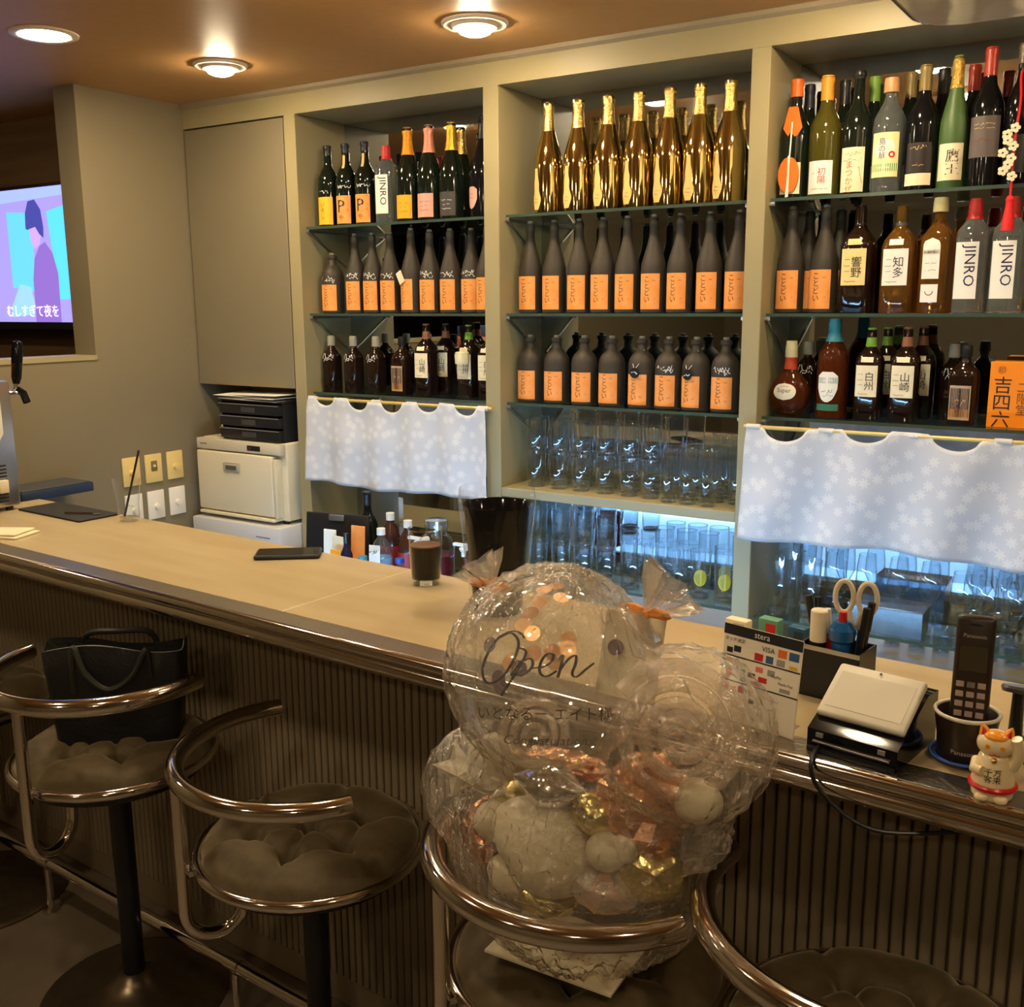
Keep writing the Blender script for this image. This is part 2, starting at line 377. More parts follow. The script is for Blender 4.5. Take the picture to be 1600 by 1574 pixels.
# ================================================================== bar stools
VELVET = mat('olive_velvet', S(90, 75, 47), .7, var=(60, S(80, 66, 41)), sheen=.45)
BRONZE = mat('bronze_base', (.20, .155, .10), .3, .85, var=(40, (.17, .13, .085)))
def cushion(r=.212, nb=26, ns=72):
    B0 = [Vector((0, 0))] + [Vector((.108 * math.cos(R(60 * k + 20)), .108 * math.sin(R(60 * k + 20)))) for k in range(6)]
    def h(x, y):
        q = math.hypot(x, y) / r
        z = .052 * math.sqrt(max(0, 1 - q ** 4)) + .004
        p = Vector((x, y)); d = [(p - b).length for b in B0]
        for t in d: z -= .026 * math.exp(-(t / .018) ** 2) + .012 * math.exp(-(t / .045) ** 2)
        for k in range(6):           # creases from button to button and out to the rim
            a = B0[1 + k]; b2 = B0[1 + (k + 1) % 6]
            for e0, e1, w in ((a, b2, .006), (B0[0], a, .006), (a, a.normalized() * r, .007)):
                ed = e1 - e0; u = max(0, min(1, (p - e0).dot(ed) / ed.length_squared)); dd = (p - e0 - ed * u).length
                z -= .011 * math.exp(-(dd / (w * 1.3)) ** 2)
        z += .004 * noise.noise(Vector((x * 14, y * 14, 1)))
        return z
    V = [Vector((0, 0, h(0, 0)))]; Fc = []
    for i in range(1, nb + 1):
        q = r * (i / nb) ** .85
        for k in range(ns):
            a = 2 * PI * k / ns; V.append(Vector((q * math.cos(a), q * math.sin(a), h(q * math.cos(a), q * math.sin(a)))))
    for k in range(ns): Fc.append((0, 1 + k, 1 + (k + 1) % ns))
    for i in range(nb - 1):
        for k in range(ns): k2 = (k + 1) % ns; Fc.append((1 + i * ns + k, 1 + (i + 1) * ns + k, 1 + (i + 1) * ns + k2, 1 + i * ns + k2))
    m = len(V)
    for k in range(ns): a = 2 * PI * k / ns; V.append(Vector((r * math.cos(a), r * math.sin(a), -.012)))
    for k in range(ns): k2 = (k + 1) % ns; Fc.append((1 + (nb - 1) * ns + k, m + k, m + k2, 1 + (nb - 1) * ns + k2))
    Fc.append(tuple(m + k for k in range(ns))[::-1])
    return (V, Fc), [(b.x, b.y, h(b.x, b.y)) for b in B0]
def make_stool():
    t = thing('bar_stool', 'bar stool', 'stool', group='round bar stools with chrome rails')
    mesh('base', lathe([(0, .215), (.006, .216), (.013, .207), (.022, .16), (.034, .08), (.05, .045), (.062, .034), (.064, .0)], 56), BRONZE, t, 50)
    mesh('column', lathe([(.05, .0245), (.55, .0245)], 24), BLACK, t)
    mesh('seat_pan', lathe([(.54, .06), (.552, .2), (.566, .205), (.566, .0)], 40), BLACK, t)
    vf, bt = cushion(); c = mesh('seat_cushion', xf(vf, (0, 0, .578)), VELVET, t, 80)
    for b in bt: mesh('button', xf(lathe([(0, .0085), (.003, .008), (.0055, .004), (.006, 0)], 10), (b[0], b[1], b[2] + .5765)), VELVET, c)
    mesh('seat_ring', tube(arc((0, 0), .2185, 0, 2 * PI, 72, .582)[:-1], .0105, 12, True), CHROME, t, 60)
    rl = arc((0, 0), .245, R(2), R(-182), 44, .775)
    mesh('arm_rail', tube(rl, .0175, 16), CHROME, t, 60)
    mesh('back_tube', tube([(0, -.245, .77)] + [(0, -.245, z) for z in (.7, .6, .52)] + [(0, -.19 + .055 * math.cos(a), .50 + .055 * math.sin(a)) for a in [PI + PI * k / 12 for k in range(13)]] + [(0, -.133, .53), (0, -.125, .556)], .0125, 14), CHROME, t, 60)
    mesh('ring_bracket', box(-.008, .008, -.244, -.212, .576, .586), CHROME, t, 0)
    return t
stool = make_stool()
for x, y, a, dz, lab in ((-2.655, 1.39, -14, 0, 'tufted bar stool furthest along the bar, beside the stool holding the black bag'),
                     (-1.93, 1.335, 9, .04, 'tufted bar stool with a black tote bag on its seat'),
                     (-1.322, 1.33, -31, 0, 'empty tufted bar stool next to the balloon bouquet, in front of the phone'),
                     (-.676, 1.275, -34, .0217, 'tufted bar stool carrying the wrapped balloon bouquet'),
                     (-.228, 1.275, -10, .04, 'empty tufted bar stool in front of the payment sign and terminal')):
    o = put(stool, (x, y, 0), R(a), lab)
    if dz:
        o.scale = (1, 1, 1 + dz / .58)
# ================================================================== bottles
PAPER = mat('cream_paper', S(236, 224, 190), .6, var=(30, S(228, 214, 178)))
WPAPER = mat('white_paper', S(238, 234, 222), .6)
ORANGE = mat('orange_paper', S(238, 148, 66), .6, var=(25, S(244, 164, 92)))
YELLOW = mat('yellow_paper', S(244, 176, 30), .55)
PINK = mat('pink_paper', S(232, 168, 150), .55)
GOLD = mat('gold_foil', (.86, .62, .22), .22, 1, bump=(220, .3))
GOLDG = mat('gold_glass', (.60, .46, .18), .06, 1)
GOLDL = mat('pale_gold_label', S(222, 190, 112), .45)
ROSE = mat('rose_foil', S(226, 150, 128), .35, .5, bump=(200, .3))
MATTE = mat('matte_brown_bottle', S(58, 50, 40), .55, var=(20, S(50, 43, 34)))
DARK = mat('dark_green_glass', (.006, .010, .006), .06)
DARKB = mat('dark_brown_glass', (.016, .007, .004), .06)
AMBER = mat('amber_glass', (.60, .26, .04), .03, trans=.85, ior=1.36)
WHISKY = mat('whisky_glass', (.085, .018, .004), .03, trans=.3, ior=1.36)
CLEARB = mat('clear_bottle', (.80, .86, .84), .03, trans=.92, ior=1.33)
GREENM = mat('frosted_green_glass', S(70, 98, 48), .45)
OLIVEG = mat('olive_glass', (.10, .085, .012), .05, trans=.35)
def colr(n, r, g, b, rough=.45, **k): return mat(n, S(r, g, b), rough, **k)
CAPS = dict(red=colr('red_cap', 190, 36, 34), green=colr('green_cap', 120, 160, 60), brown=colr('copper_cap', 150, 92, 66), teal=colr('teal_cap', 54, 130, 146),
            cream=colr('cream_cap', 226, 204, 150), yellow=colr('amber_cap', 226, 152, 40), black=BLACK, navy=colr('navy_cap', 24, 26, 40), cork=colr('cork_cap', 206, 150, 100),
            grey=colr('grey_cap', 96, 96, 98), wine=colr('wine_foil', 170, 52, 34, .3), olive=colr('olive_foil', 132, 110, 56, .35), white=WHITE, blue=colr('blue_cap', 30, 60, 150))
INKS = dict(black=INK, white=WINK, red=colr('red_ink', 190, 40, 36), navy=colr('navy_ink', 28, 28, 70), brown=colr('brown_ink', 120, 70, 30), grey=colr('grey_ink', 120, 110, 90), gold=GOLDL,
            orange=colr('orange_ink', 206, 104, 40), green=colr('green_ink', 70, 150, 60), teal=colr('teal_ink', 60, 130, 120), wine=colr('wine_ink', 110, 30, 40))
def prof_r(prof, z):
    for a, b in zip(prof, prof[1:]):
        if a[0] <= z <= b[0]:
            u = (z - a[0]) / max(1e-6, b[0] - a[0]); n0 = a[2] if len(a) > 2 else 2; n1 = b[2] if len(b) > 2 else 2
            return a[1] + (b[1] - a[1]) * u, n0 + (n1 - n0) * u
    return prof[-1][1], 2
def wrap(vf, prof, z0, off=.0009, a0=0.0, flat=False):
    """bend x/y artwork (y becomes height above z0) round a bottle"""
    out = []
    for v in vf[0]:
        r, n = prof_r(prof, z0 + v.y)
        t = (math.atan2(v.x, r) if n > 2.6 else v.x / r) + a0
        q = r * rho(t, n) + off
        out.append(Vector((q * math.sin(t), -q * math.cos(t), z0 + v.y)))
    return out, vf[1]
def sheet(w, h, nx=12, ny=2, shape=None):
    """flat patch centred in x, y from 0 to h; shape: 'oval', 'shield', 'arch'"""
    V, Fc = [], []
    ny = ny if shape is None else 14
    for j in range(ny + 1):
        v = j / ny; k = 1.0
        if shape == 'oval': k = math.sqrt(max(0.0, 1 - (2 * v - 1) ** 2)) + .001
        elif shape == 'shield': k = (.15 + .85 * math.sqrt(min(1, v / .45))) if v < .45 else (1.0 if v < .86 else 1.0 - (v - .86) * 3.5)
        elif shape == 'arch': k = 1.0 if v < .8 else math.sqrt(max(0.0, 1 - ((v - .8) / .2) ** 2)) + .001
        elif shape == 'violin': k = .36 + .64 * math.exp(-((v - .24) / .2) ** 2) + .26 * math.exp(-((v - .62) / .14) ** 2) if v < .97 else .3
        for i in range(nx + 1): V.append(Vector(((i / nx - .5) * w * k, v * h, 0)))
    for j in range(ny):
        for i in range(nx): a = j * (nx + 1) + i; Fc.append((a, a + 1, a + nx + 2, a + nx + 1))
    return V, Fc
def make_bottle(name, label, prof, glass, caps=(), labels=(), texts=(), extra=(), cat='bottle', seg=28):
    """caps: (z0, z1, mat, grow[, dome]); labels: (z0, z1, width, mat[, shape[, a0]]); texts on label k: (k, string, size, dx, dz, rot, ink)"""
    t = thing(name, label, cat)
    mesh('body', lathe(prof, seg), glass, t, 50)
    for c in caps:
        z0, z1, m, g = c[:4]; pr = []
        for k in range(7):
            z = z0 + (z1 - z0) * k / 6; pr.append((z, max(.004, prof_r(prof, min(z, prof[-1][0]))[0]) + g))
        if len(c) > 4: pr = [(z0 + (z1 - z0) * u, q) for u, q in c[4]]
        pr = [(z0, 0.002)] + pr + [(z1 + .0005, pr[-1][1] * .8), (z1 + .0006, 0.0)]
        mesh('cap', lathe(pr, 20), m, t, 40)
    lo = []
    for l in labels:
        z0, z1, w, m = l[:4]; sh = l[4] if len(l) > 4 else None; a0 = l[5] if len(l) > 5 else 0
        lo.append((mesh('label', wrap(sheet(w, z1 - z0, 14, 3, sh), prof, z0, .0005, a0), m, t, 60), z0, z1, a0))
    for k, s, size, dx, dz, rot, ink in texts:
        par, z0, z1, a0 = lo[k] if k is not None else (t, 0, 0, 0)
        vf = letters(s, size)
        if rot: vf = turn(vf, R(rot))
        zc = (z0 + z1) / 2 if k is not None else 0
        vf = ([Vector((v.x + dx, v.y + dz, 0)) for v in vf[0]], vf[1])
        mesh('lettering', wrap(vf, prof, zc, .0011, a0), INKS[ink], par, 0)
    for k, w, h, dx, dz, ink, seed in extra:      # small illegible print
        par, z0, z1, a0 = lo[k] if k is not None else (t, 0, 0, 0)
        zc = (z0 + z1) / 2 if k is not None else 0
        vf = squiggle(w, h, max(4, int(w / .003)), .0011 if k is not None else .0016, seed)
        vf = ([Vector((v.x + dx, v.y + dz, 0)) for v in vf[0]], vf[1])
        mesh('small_print' if k is not None else 'marker_scrawl', wrap(vf, prof, zc, .0011, a0), INKS[ink], par, 0)
    return t
def sc(pts, h, r): return [(z * h, q * r) + tuple(x) for z, q, *x in pts]
WINE = [(0, .86), (.012, 1), (.52, 1), (.60, .95), (.68, .70), (.74, .45), (.80, .37), (.955, .35), (.96, .40), (.99, .40), (1, .34)]
CHAMP = [(0, .86), (.012, 1), (.42, 1), (.52, .93), (.62, .72), (.72, .50), (.80, .38), (.93, .33), (.935, .40), (.985, .42), (1, .30)]
SLIM = [(0, .88), (.012, 1), (.44, 1), (.52, .95), (.62, .75), (.72, .53), (.80, .40), (.90, .345), (.905, .38), (.94, .36), (.99, .35), (1, .25)]
SQUAT = [(0, .9), (.015, 1), (.62, 1), (.70, .93), (.76, .76), (.81, .5), (.84, .37), (.93, .33), (.935, .42), (.99, .42), (1, .3)]
KAKU = [(0, .92, 4.5), (.012, 1, 4.5), (.62, 1, 4.5), (.68, .93, 3.5), (.74, .70, 2.4), (.79, .44, 2), (.83, .36, 2), (.97, .34, 2), (1, .3, 2)]
RUM = [(0, .86), (.01, 1), (.58, 1), (.66, .94), (.74, .66), (.80, .42), (.85, .35), (.97, .34), (1, .3)]

def ori(kind, tagd=None, seed=0, bits=True):
    """matte shochu bottle with the orange label"""
    h, r = (.285, .0385) if kind == 'slim' else (.212, .042)
    p = sc(SLIM if kind == 'slim' else SQUAT, h, r)
    w, z0, z1 = (.070, .012, .118) if kind == 'slim' else (.074, .010, .104)
    ex = [(0, .010, .006, .018, -.022, 'red', seed + 3), (0, .010, .008, .017, .034, 'brown', 4)]
    if tagd == 'scrawl': ex += [(None, .05, .018, 0, z1 + .022, 'white', seed), (None, .034, .014, .012, z1 + .012, 'white', seed + 9)]
    t = make_bottle('shochu_bottle', '', p, MATTE, [], [(z0, z1, w, ORANGE, None, R(-2))], [(0, 'こ\nと\nど\nい', .021, -.004, .006, 0, 'black')], ex, seg=22)
    if kind != 'slim' or True: mesh('stopper', lathe([(h - .004, .009), (h + .006, .010), (h + .008, .008)], 12), mat('stopper_grey', S(120, 116, 108), .5), t)
    if tagd == 'tag':
        zz = z1 + .005
        tg = mesh('hanging_tag', xf(lathe([(-.0008, .0165), (.0008, .0165)], 18), (0, -r - .004, zz), (R(90), 0, 0)), BLACK, t)
        mesh('tag_print', stand(squiggle(.024, .008, 8, .0022, seed), -r - .0055, 0, zz), WINK, tg, 0)
        for s in (-1, 1): mesh('tag_string', tube([(s * .003, -r - .004, zz + .015), (s * .012, -r * .9, z1 + .035), (s * .012, -.008, h * .85)], .0009, 5), WPAPER, tg)
    if tagd == 'card':
        c = mesh('paper_tag', xf(box(-.014, .014, -.0006, .0006, -.022, .022), (-.012, -r - .004, z1 + .006), (0, R(-28), 0)), PAPER, t, 0)
    return t
ZT = {0: ZS[0], 1: ZS[1], 2: ZS[2]}
YF = 2.905        # front row centre
def x_at(px, py, Y=YF): return at_y(px, py, Y).x
def on_shelf(proto, k, px, label, group=None, Y=YF, a=0.0, py=None, scale=1):
    py = py or (300, 430, 570)[k]
    return put(proto, (x_at(px, py, Y), Y, ZT[k]), R(a), label, group, scale)
rz = lambda s=6: random.uniform(-s, s)
# ---- middle bay, second shelf: nine tall shochu bottles
slim = ori('slim')
for px in (829, 866, 905, 942, 980, 1021, 1062, 1108, 1153):
    on_shelf(slim, 1, px, 'tall matte shochu bottle with orange label, standing under the gold bottles', 'tall shochu bottles under the gold bottles', a=5 + rz(4))
for px in (1235, 1287):
    on_shelf(slim, 1, px, 'tall matte shochu bottle with orange label, in the same bay as the orange box', 'pair of tall shochu bottles beside the whiskies', a=rz())
# ---- middle bay, third shelf: eight squat bottles, four of them marked
squat = ori('squat')
for px in (829, 870, 913, 956): on_shelf(squat, 2, px, 'squat unmarked shochu bottle with orange label above the drinking glasses', 'squat shochu bottles without tags', a=5 + rz(4))
sq_tag = ori('squat', 'tag', 5); sq_scr = ori('squat', 'scrawl', 11); sq_scr2 = ori('squat', 'scrawl', 27)
on_shelf(sq_tag, 2, 1003, 'squat shochu bottle wearing a round black tag above the drinking glasses', a=-3)
on_shelf(sq_scr, 2, 1045, 'squat shochu bottle with white marker writing, standing between two tagged bottles', a=2)
tg2 = on_shelf(ori('squat', 'tag', 31), 2, 1088, 'squat shochu bottle with a black tag on white strings, beside the last marked bottle', a=-12)
on_shelf(sq_scr2, 2, 1134, 'squat shochu bottle with white marker writing, last of its row beside the post', a=0)
# ---- left bay, second shelf
small = ori('squat', 'scrawl', 44)
on_shelf(small, 1, 520, 'short shochu bottle with orange label and white writing, first of the marked row', a=9)
mk = [ori('slim', 'scrawl', s) for s in (51, 62, 73)]
G = 'marked shochu bottles of the regulars'
for k, px in enumerate((556, 583, 610)): on_shelf(mk[k], 1, px, 'tall shochu bottle with white marker scrawl, between the short bottle and the paper tagged one', G, a=9, scale=.97)
on_shelf(ori('slim', 'card', 1), 1, 643, 'tall shochu bottle with a folded cream paper tag across its orange label', a=-10)
for k, px in enumerate((672, 704, 737)): on_shelf(mk[(k + 1) % 3], 1, px, 'tall shochu bottle with white marker scrawl, beyond the paper tagged one', G, a=7, Y=2.905 if k != 2 else 2.93)
on_shelf(slim, 1, 762, 'tall shochu bottle with orange label half hidden by the post', a=0)
# ---- middle bay, top shelf: seven gold sparkling bottles
pg = sc(CHAMP, .338, .0465)
gold = make_bottle('sparkling_wine_bottle', '', pg, GOLDG, [(.252, .338, GOLD, .0012)], [(.012, .138, .040, GOLDL, 'violin', R(-22))], [], [(0, .018, .004, 0, -.03, 'brown', 3), (0, .018, .004, 0, -.04, 'brown', 8)], seg=36)
for k, px in enumerate((857, 903, 950, 997, 1045, 1092, 1139)):
    on_shelf(gold, 0, px, 'mirror gold sparkling wine bottle with pale violin shaped label', 'row of gold sparkling wine bottles', a=rz(5), py=250)
# ---- left bay, top shelf
pw = sc(WINE, .285, .039)
yl = make_bottle('sake_bottle', 'black bottle with plain bright yellow orange label beside the cupboard post', pw, DARK, [(.255, .287, BLACK, .0008)], [(.008, .105, .066, colr('yolk_paper', 246, 184, 40), None, R(-12))],
                 [(0, 'い\nそ\nし', .022, -.006, 0, 0, 'brown')], [(None, .04, .012, -.005, .122, 'white', 5)])
on_shelf(yl, 0, 513, None, a=24, py=280)
pl = make_bottle('sake_bottle', 'black bottle', pw, DARK, [(.255, .287, CAPS['navy'], .0008)], [(.008, .105, .062, ORANGE, None, R(-12)), (.20, .246, .010, colr('neck_paper', 214, 170, 96), None, R(-12))],
                 [(0, 'P', .062, -.004, .012, 0, 'black'), (0, 'や', .022, -.006, -.028, 0, 'black')], [(0, .008, .02, .020, .0, 'brown', 7), (None, .05, .012, 0, .135, 'white', 15)])
on_shelf(pl, 0, 541, 'black bottle with a large P on its orange label, touching the yellow labelled bottle', py=280, a=26)
on_shelf(pl, 0, 571, 'black bottle with a large P on its orange label, beside the red capped soju', py=280, a=26)
pj = sc([(0, .9, 3), (.01, 1, 3), (.66, 1, 3), (.74, .9, 2.6), (.80, .62, 2), (.85, .40, 2), (.97, .36, 2), (1, .3, 2)], .268, .038)
def jinro(a0=-10): return make_bottle('soju_bottle', '', pj, CLEARB, [(.222, .270, CAPS['red'], .002)], [(.034, .168, .062, WPAPER, None, R(a0))], [(0, 'JINRO', .036, .006, .012, -90, 'navy')], [], seg=32)
jn = jinro()
on_shelf(jn, 0, 604, 'clear soju bottle with red cap, standing among the champagne bottles', py=280, a=14, scale=.98)
pc = sc(CHAMP, .315, .043)
def champ(lab, foil, lm, ink): return make_bottle('champagne_bottle', lab, pc, DARK, [(.225, .316, foil, .0014)], [(.012, .090, .066, lm, None, R(-8))], [], [(0, .04, .004, 0, .012, ink, 2), (0, .026, .004, 0, -.002, ink, 4), (0, .034, .005, 0, -.016, ink, 6)])
on_shelf(champ('champagne bottle with yellow label and orange foil neck', mat('orange_foil', S(226, 150, 30), .3, .4, bump=(200, .3)), YELLOW, 'brown'), 0, 638, None, py=280, a=16)
on_shelf(champ('champagne bottle with pink label and rose foil neck', ROSE, PINK, 'wine'), 0, 671, None, py=280, a=16)
on_shelf(champ('champagne bottle with dark grey label and gold foil neck', mat('bright_gold_foil', S(226, 180, 60), .25, .7, bump=(200, .3)), colr('charcoal_paper', 66, 62, 60), 'white'), 0, 706, None, py=280, a=14)
on_shelf(champ('champagne bottle standing behind the grey labelled one, gold foil showing', GOLD, YELLOW, 'brown'), 0, 721, None, py=280, Y=3.0)
pd = sc(CHAMP, .322, .050)
on_shelf(make_bottle('champagne_bottle', 'dark champagne bottle with a pink shield label, half hidden by the post', pd, BLACKG, [(.25, .324, BLACK, .0012)], [(.028, .098, .052, PINK, 'shield', R(-26))], [], [(0, .024, .004, 0, 0, 'wine', 3), (0, .02, .004, 0, .012, 'wine', 9)]), 0, 757, None, py=280, Y=2.90)
# ---- left bay, third shelf
pk = sc(KAKU, .235, .037)
dec = make_bottle('whisky_bottle', '', sc(KAKU, .205, .0305), DARKB, [(.17, .207, mat('crystal_stopper', S(170, 160, 140), .2), .004)], [], [], [(None, .05, .02, 0, .132, 'white', 71), (None, .036, .014, .004, .118, 'white', 72)])
for px in (519, 553, 588): on_shelf(dec, 2, px, 'square dark whisky bottle with white marker scrawl and glass stopper', 'unlabelled square whisky bottles', a=rz(8))
def picture_bottle(lab):
    t = make_bottle('whisky_bottle', lab, sc(KAKU, .205, .0345), DARKB, [(.178, .207, BLACK, .003)], [(.014, .104, .056, colr('picture_border', 176, 150, 120)), (.021, .097, .048, colr('picture_dark', 46, 26, 26)), (.021, .042, .050, colr('picture_sand', 206, 138, 70))], [], [(1, .03, .02, 0, .0, 'gold', 5), (1, .02, .03, -.01, -.01, 'wine', 6), (1, .012, .012, .016, .02, 'red', 7)])
    return t
on_shelf(picture_bottle('dark bottle with a framed picture label and string, beside the bottles with brush writing'), 2, 629, None, a=-4)
def kanji_bottle(lab, txt, cap, h=.272, r=.0385, glass=None, lm=None, stain='grey'):
    p = sc(KAKU, h, r); z0 = h * .26; z1 = h * .60
    return make_bottle('whisky_bottle', lab, p, glass or DARKB, [(h * .80, h, cap, .004, [(0, .0165), (.5, .0135), (.55, .0128), (1, .0125)])],
                       [(z0, z1, .069, lm or PAPER), (h * .635, h * .69, .036, lm or PAPER)], [(0, txt, .029, .008, 0, 0, 'black')], [(0, .018, .003, -.018, .02, stain, 3), (0, .018, .003, -.018, .004, stain, 4), (0, .018, .003, -.018, -.012, stain, 5), (0, .03, .003, -.008, -.038, stain, 6)])
yam = kanji_bottle('', '山\n崎', CAPS['brown']); hak = kanji_bottle('', '白\n州', CAPS['green'])
on_shelf(yam, 2, 667, 'copper capped whisky bottle with brush characters, between the framed picture bottle and its twin', scale=.93, a=-2)
on_shelf(yam, 2, 697, 'copper capped whisky bottle with brush characters, between its twin and the pilsner glass', Y=2.985, scale=.93)
on_shelf(hak, 2, 733, 'green capped whisky bottle with brush characters, directly behind the pilsner glass', Y=2.93, scale=.92)
on_shelf(hak, 2, 766, 'green capped whisky bottle with brush characters, half hidden by the post', scale=.92)
pil = thing('beer_glass', 'tall footed pilsner glass standing in front of the whisky bottles', 'glass', (x_at(722, 560, 2.862), 2.862, ZS[2]))
mesh('bowl', lathe([(.0, .024), (.004, .025), (.012, .012), (.03, .011), (.06, .015), (.11, .022), (.158, .026)][:], 24)[:2], CLEAR, pil, 50)
mesh('foam_band', lathe([(.120, .0238), (.150, .0258), (.160, .022), (.163, 0)], 20), mat('frosted_band', S(220, 214, 176), .4, alpha=1), pil)
# ---- right bay, top shelf
ph = sc(WINE, .315, .041)
ume = make_bottle('sake_bottle', 'dark bottle hung with two orange paper fans on a white cord', ph, DARK, [(.27, .316, colr('orange_cap', 226, 104, 30), .002)], [(.012, .095, .060, PAPER)], [])
OFAN = colr('orange_fan', 236, 112, 24, .5, bump=(60, .2))
a_ = mesh('paper_fan', xf(prism([(-.026, 0), (-.012, -.02), (.0, -.024), (.014, -.02), (.026, 0), (.012, .055), (-.012, .055)], .004), (0.004, -.040, .185)), OFAN, ume)
b_ = mesh('paper_fan', xf(prism([(math.sin(t) * .029, math.cos(t) * .048) for t in [2 * PI * k / 14 for k in range(14)]], .004), (0, -.048, .062)), OFAN, ume)
mesh('fan_fold', xf(box(-.0025, .0025, -.002, 0, -.058, .05), (0, -.0485, .062)), WPAPER, b_, 0)
mesh('fan_cord', tube([(.003, -.042, .2), (.002, -.046, .13), (0, -.05, .07), (-.004, -.05, .003)], .0022, 6), WPAPER, ume)
on_shelf(ume, 0, 1242, None, py=230, a=0)
def wine(lab, h, r, glass, capm, lm, w, z0, z1, texts=(), extra=(), name='sake_bottle', shape=WINE, cz=.80, more=()):
    return make_bottle(name, lab, sc(shape, h, r), glass, [(h * cz, h + .001, capm, .0014)], [(z0, z1, w, lm)] + list(more), list(texts), list(extra))
on_shelf(wine('olive green bottle with amber foil and white label bearing red writing', .315, .043, OLIVEG, CAPS['yellow'], WPAPER, .070, .008, .094, [(0, '初\n陽', .022, .006, .004, 0, 'red')], [(0, .012, .012, -.02, .01, 'black', 3), (0, .05, .003, 0, -.03, 'grey', 9)]), 0, 1289, None, py=230)
on_shelf(wine('dark bottle with cream label in orange and brown print, beside the green banded one', .318, .0395, DARK, CAPS['black'], PAPER, .066, .008, .122, [(0, 'ま\nつ\nか\nぜ', .022, -.006, -.018, 0, 'orange')], [(0, .04, .012, 0, .04, 'orange', 3), (0, .05, .006, 0, .025, 'brown', 4), (0, .012, .05, .022, -.01, 'brown', 6)], cz=.94), 0, 1338, None, py=230)
on_shelf(make_bottle('sake_bottle', 'clear bottle with cream label, green band and red seal', sc(RUM, .29, .042), CLEARB, [(.255, .291, CAPS['cork'], .005)], [(.040, .152, .074, colr('pale_straw_paper', 232, 222, 164)), (.054, .074, .0742, INKS['green']), (.086, .138, .052, WPAPER, 'oval')],
         [(2, '島\nの\n華', .019, -.006, 0, 0, 'navy'), (2, '●', .022, .019, -.016, 0, 'red'), (1, '●●●●●●', .006, 0, 0, 0, 'white')], []), 0, 1388, None, py=230)
on_shelf(wine('dark wine bottle with black label above a cream strip', .312, .040, BLACKG, CAPS['olive'], colr('black_paper', 34, 28, 28), .066, .046, .120, [], [(0, .04, .012, 0, .025, 'gold', 3), (0, .018, .03, 0, -.008, 'wine', 4), (0, .03, .004, 0, -.02, 'gold', 5)], 'wine_bottle', more=[(.014, .044, .072, PAPER)]), 0, 1440, None, py=230)
on_shelf(wine('frosted green bottle with gold foil neck and large black brush characters', .325, .0352, GREENM, mat('gold_fleck_foil', S(214, 176, 84), .3, .6, bump=(120, .8)), PAPER, .066, .022, .112, [(0, '鷹\n王', .034, .006, 0, 0, 'black')], [], shape=SLIM, cz=.76), 0, 1489, None, py=230)
on_shelf(wine('red wine bottle with red foil and grey gold banded label', .335, .039, BLACKG, CAPS['wine'], colr('grey_label', 96, 84, 80), .080, .072, .170, [], [(0, .05, .006, 0, .03, 'gold', 3), (0, .05, .008, 0, -.008, 'wine', 4), (0, .05, .003, 0, .02, 'gold', 5)], 'wine_bottle', cz=.80), 0, 1540, None, py=220)
orn_b = on_shelf(wine('thick necked dark bottle hung with a floral red tassel charm', .335, .033, BLACKG, colr('bronze_cap', 96, 78, 58, .3), colr('black_label', 24, 20, 20), .07, .03, .12, [], [], 'wine_bottle', cz=.86), 0, 1590, None, py=220)
# second row on that shelf, seen between the necks
for px, capm, lab in ((1262, 'navy', 'dark bottle behind the orange fan bottle, navy cap showing'), (1316, 'black', 'dark bottle behind the olive green one, black neck showing'), (1362, 'green', 'slim bottle with green neck behind the orange print bottle'),
                      (1418, 'olive', 'wine bottle behind the green banded bottle, olive foil showing'), (1468, 'black', 'dark bottle behind the black labelled wine, neck showing'), (1515, 'wine', 'red foil bottle behind the green frosted one')):
    on_shelf(wine(lab, .318, .037, DARK, CAPS[capm], PAPER, .05, .02, .08, [], [], 'wine_bottle'), 0, px, None, py=230, Y=3.005)
# ---- right bay, second shelf
on_shelf(kanji_bottle('square whisky bottle with cream label and black cap, beside the tall shochu pair', '響\n野', CAPS['black'], .285, .043, DARKB, colr('straw_paper', 226, 206, 140), 'brown'), 1, 1340, None, a=-3)
ch = kanji_bottle('pale amber whisky bottle with white label and large brush character', '知\n多', CAPS['grey'], .278, .042, AMBER, WPAPER, 'grey'); on_shelf(ch, 1, 1404, None, a=-3)
on_shelf(make_bottle('whiskey_bottle', 'tall amber whiskey bottle with arched white label and cream cap', sc(KAKU, .292, .038), AMBER, [(.258, .294, CAPS['cream'], .006)], [(.088, .192, .046, WPAPER, 'arch'), (.028, .074, .046, WPAPER), (.150, .162, .0462, colr('label_band', 150, 140, 120))], [(2, 'BUSHMILLS', .0075, 0, 0, 0, 'black'), (1, '\u2312', .03, 0, .0, 180, 'brown')], [(0, .03, .003, 0, -.012, 'grey', 3), (0, .03, .003, 0, -.03, 'grey', 4)]), 1, 1463, None, a=-14)
jr = 'clear soju bottle with red cap, one of a pair beside the amber whiskey'
for px in (1517, 1574): on_shelf(jn, 1, px, jr, 'pair of soju bottles', a=-2, scale=1.06, Y=2.90)
# second row shochu behind
for px in (1262, 1310): on_shelf(slim, 1, px, 'tall shochu bottle standing behind the front pair, beside the whiskies', 'shochu bottles in the rear of the right bay', Y=3.0)
